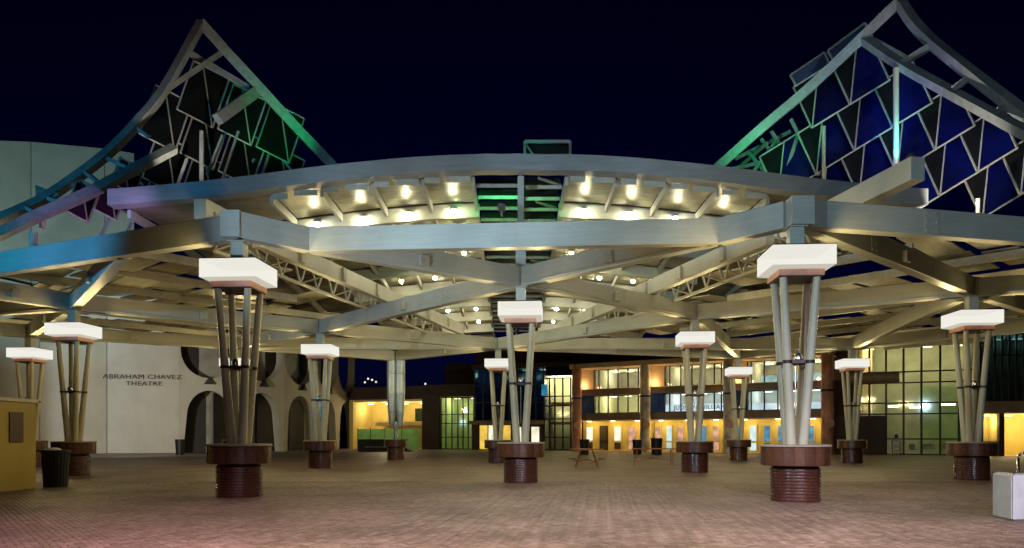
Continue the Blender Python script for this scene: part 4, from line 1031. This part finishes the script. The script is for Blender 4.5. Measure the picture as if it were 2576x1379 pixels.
for xa, xb, mm, z0_, z1_ in ((1207,1226,'shopyellow',.1,2.9),(1229,1243,'shopwhite',.7,2.9),(1263,1284,'shopyellow',.5,2.9),(1306,1311,'shopwhite',.5,2.7),(1337,1356,'shopwhite',.9,2.7)):
    obj('lit_window', quad(ptl(xa,m0,m1), ptl(xb,m0,m1), z0_, z1_, -.02, .08), M[mm], mbd)
obj('parapet', quad(ptl(1186,m0,m1), ptl(1440,m0,m1), 9.65, 10.1, -.1, 6), M['darkwall'], mbd)

# yellow building on the left of the silver column
y0_, y1_ = P(882,0,98), P(1200,0,92)
yb = thing('yellow_building', 'low ochre building with a balcony, dark parapet and green screens behind the silver column', 'building', (GX(1000,95),95,0))
obj('parapet', quad(ptl(884,y0_,y1_), ptl(1076,y0_,y1_), 6.3, 7.9, -.3, .6), M['darkwall'], yb)
obj('soffit', quad(ptl(884,y0_,y1_), ptl(1070,y0_,y1_), 6.05, 6.28, -.3, 5), M['fascia'], yb)
room(yb, ptl(886,y0_,y1_), ptl(1066,y0_,y1_), 0.02, 6.04, 5, M['yellowwall'], 4, M['roomlight'], lz=.2, off=.05, power=150)
obj('balcony', quad(ptl(920,y0_,y1_), ptl(1060,y0_,y1_), 3.0, 3.5, 2.5, 2.4), M['fascia'], yb)
glazing(yb, y0_, y1_, [950,962,975], [3.6,5.9], 3.0, M['darkglass'])
glazing(yb, y0_, y1_, [1018,1027,1035,1044,1052,1060], [3.6,5.2], 3.0, M['darkglass'])
obj('pier', quad(ptl(1066,y0_,y1_), ptl(1108,y0_,y1_), 0, 6.8, -.5, 1), M['darkwall'], yb)
obj('pier', quad(ptl(882,y0_,y1_), ptl(892,y0_,y1_), 0, 6.3, -.35, .5), M['yellowwall'], yb)
glazing(yb, y0_, y1_, [1110,1122,1137,1152,1165,1178,1192], [.05,1.5,3.2,4.3,6.4], 0, M['glass'], fw=.1)
room(yb, ptl(1108,y0_,y1_), ptl(1194,y0_,y1_), 0.02, 6.5, 5, M['greenint'], 2, M['roomlight'], power=200)
obj('upper_band', quad(ptl(1076,y0_,y1_), ptl(1196,y0_,y1_), 6.5, 8.0, -.2, 6), M['darkwall'], yb)
fg = thing('green_screen_fence', 'green screened site fence in front of the yellow building', 'fence', (GX(960,88),88,0))
for xa, xb in ((900,931),(932,967),(968,1010),(1011,1055)):
    a_, b_ = P(xa,0,88), P(xb,0,88)
    obj('screen_panel', MB().box(a_.x+.03,b_.x-.03,87.97,88.03,.1,2.45), M['greenfence'], fg)
    obj('post', MB().box(a_.x-.04,a_.x+.03,87.92,88.08,0,2.6), M['frame'], fg)
rl = bpy.data.lights.new('screen_fill', 'POINT'); rl.energy = 420; rl.color = (1.0,.88,.5); rl.shadow_soft_size = .3  # added light without a fitting, brightens the green screens
ro = bpy.data.objects.new('screen_fill', rl); C.objects.link(ro); ro.location = (GX(975,84),84,5.2)
rp = thing('loading_platform', 'low black platform with a sloping right end in front of the green screens', 'platform', (GX(960,80),80,0))
ta, tb = GX(905,80), GX(1040,80)
obj('platform_body', MB().add([(ta,79,0),(tb,79,0),(tb,81,0),(ta,81,0),(ta,79,1.3),(tb-2.2,79,1.3),(tb-2.2,81,1.3),(ta,81,1.3)],[(0,3,2,1),(4,5,6,7),(0,1,5,4),(1,2,6,5),(2,3,7,6),(3,0,4,7)]), M['black'], rp)
obj('edge_rail', MB().bar((ta+.8,78.93,.5),(tb-2.6,78.93,.5),.05,.07), M['steel'], rp)

# far trees and street lamps behind the gap
def tree(x, y, h, r, lab):
    t_ = thing('tree', lab, 'tree', (x,y,0), 'far trees in the gap')
    obj('trunk', MB().tube((x,y,0),(x,y,h*.6),.22,.12,8), M['bark'], t_)
    rnd = random.Random(int(x*7)); mb = MB()
    for k in range(260):
        a_, b_, c_ = rnd.gauss(0,.45), rnd.gauss(0,.45), rnd.gauss(0,.36)
        c0 = Vector((x+a_*r, y+b_*r, h*.72+c_*r)); s_ = rnd.uniform(.12,.3)
        e1 = Vector((rnd.uniform(-1,1),rnd.uniform(-1,1),rnd.uniform(-1,1))).normalized()*s_; e2 = e1.cross(Vector((rnd.uniform(-1,1),rnd.uniform(-1,1),rnd.uniform(-1,1)))).normalized()*s_
        mb.add([c0-e1,c0+e2,c0+e1,c0-e2],[(0,1,2,3)])
    obj('crown', mb, M['leaf'], t_)
tree(GX(905,125),125,9.5,2.6,'dark tree beyond the yellow building roof, leftmost in the gap')
tree(GX(935,130),130,11,2.8,'dark tree beyond the yellow building roof, middle one with lights showing through')
tree(GX(965,128),128,9.8,2.4,'dark tree beyond the yellow building roof, nearest the silver column')
for k, (x_, y_) in enumerate(((918,962),(926,953),(936,956),(946,961),(1070,966))):
    p = P(x_, y_, 118); lab = ['lowest left','upper left','upper middle','right hand','lone right'][k]
    t_ = thing('street_lamp', 'tiny far street lamp seen over the yellow building, the %s point of light' % lab, 'street lamp', (p.x,p.y,0), 'far street lamps')
    obj('pole', MB().tube((p.x,p.y,0),(p.x,p.y,p.z-.1),.06,.05,6), M['frame'], t_)
    obj('lamp_globe', MB().sphere(p,.16,8,6), M['shopwhite'], t_)
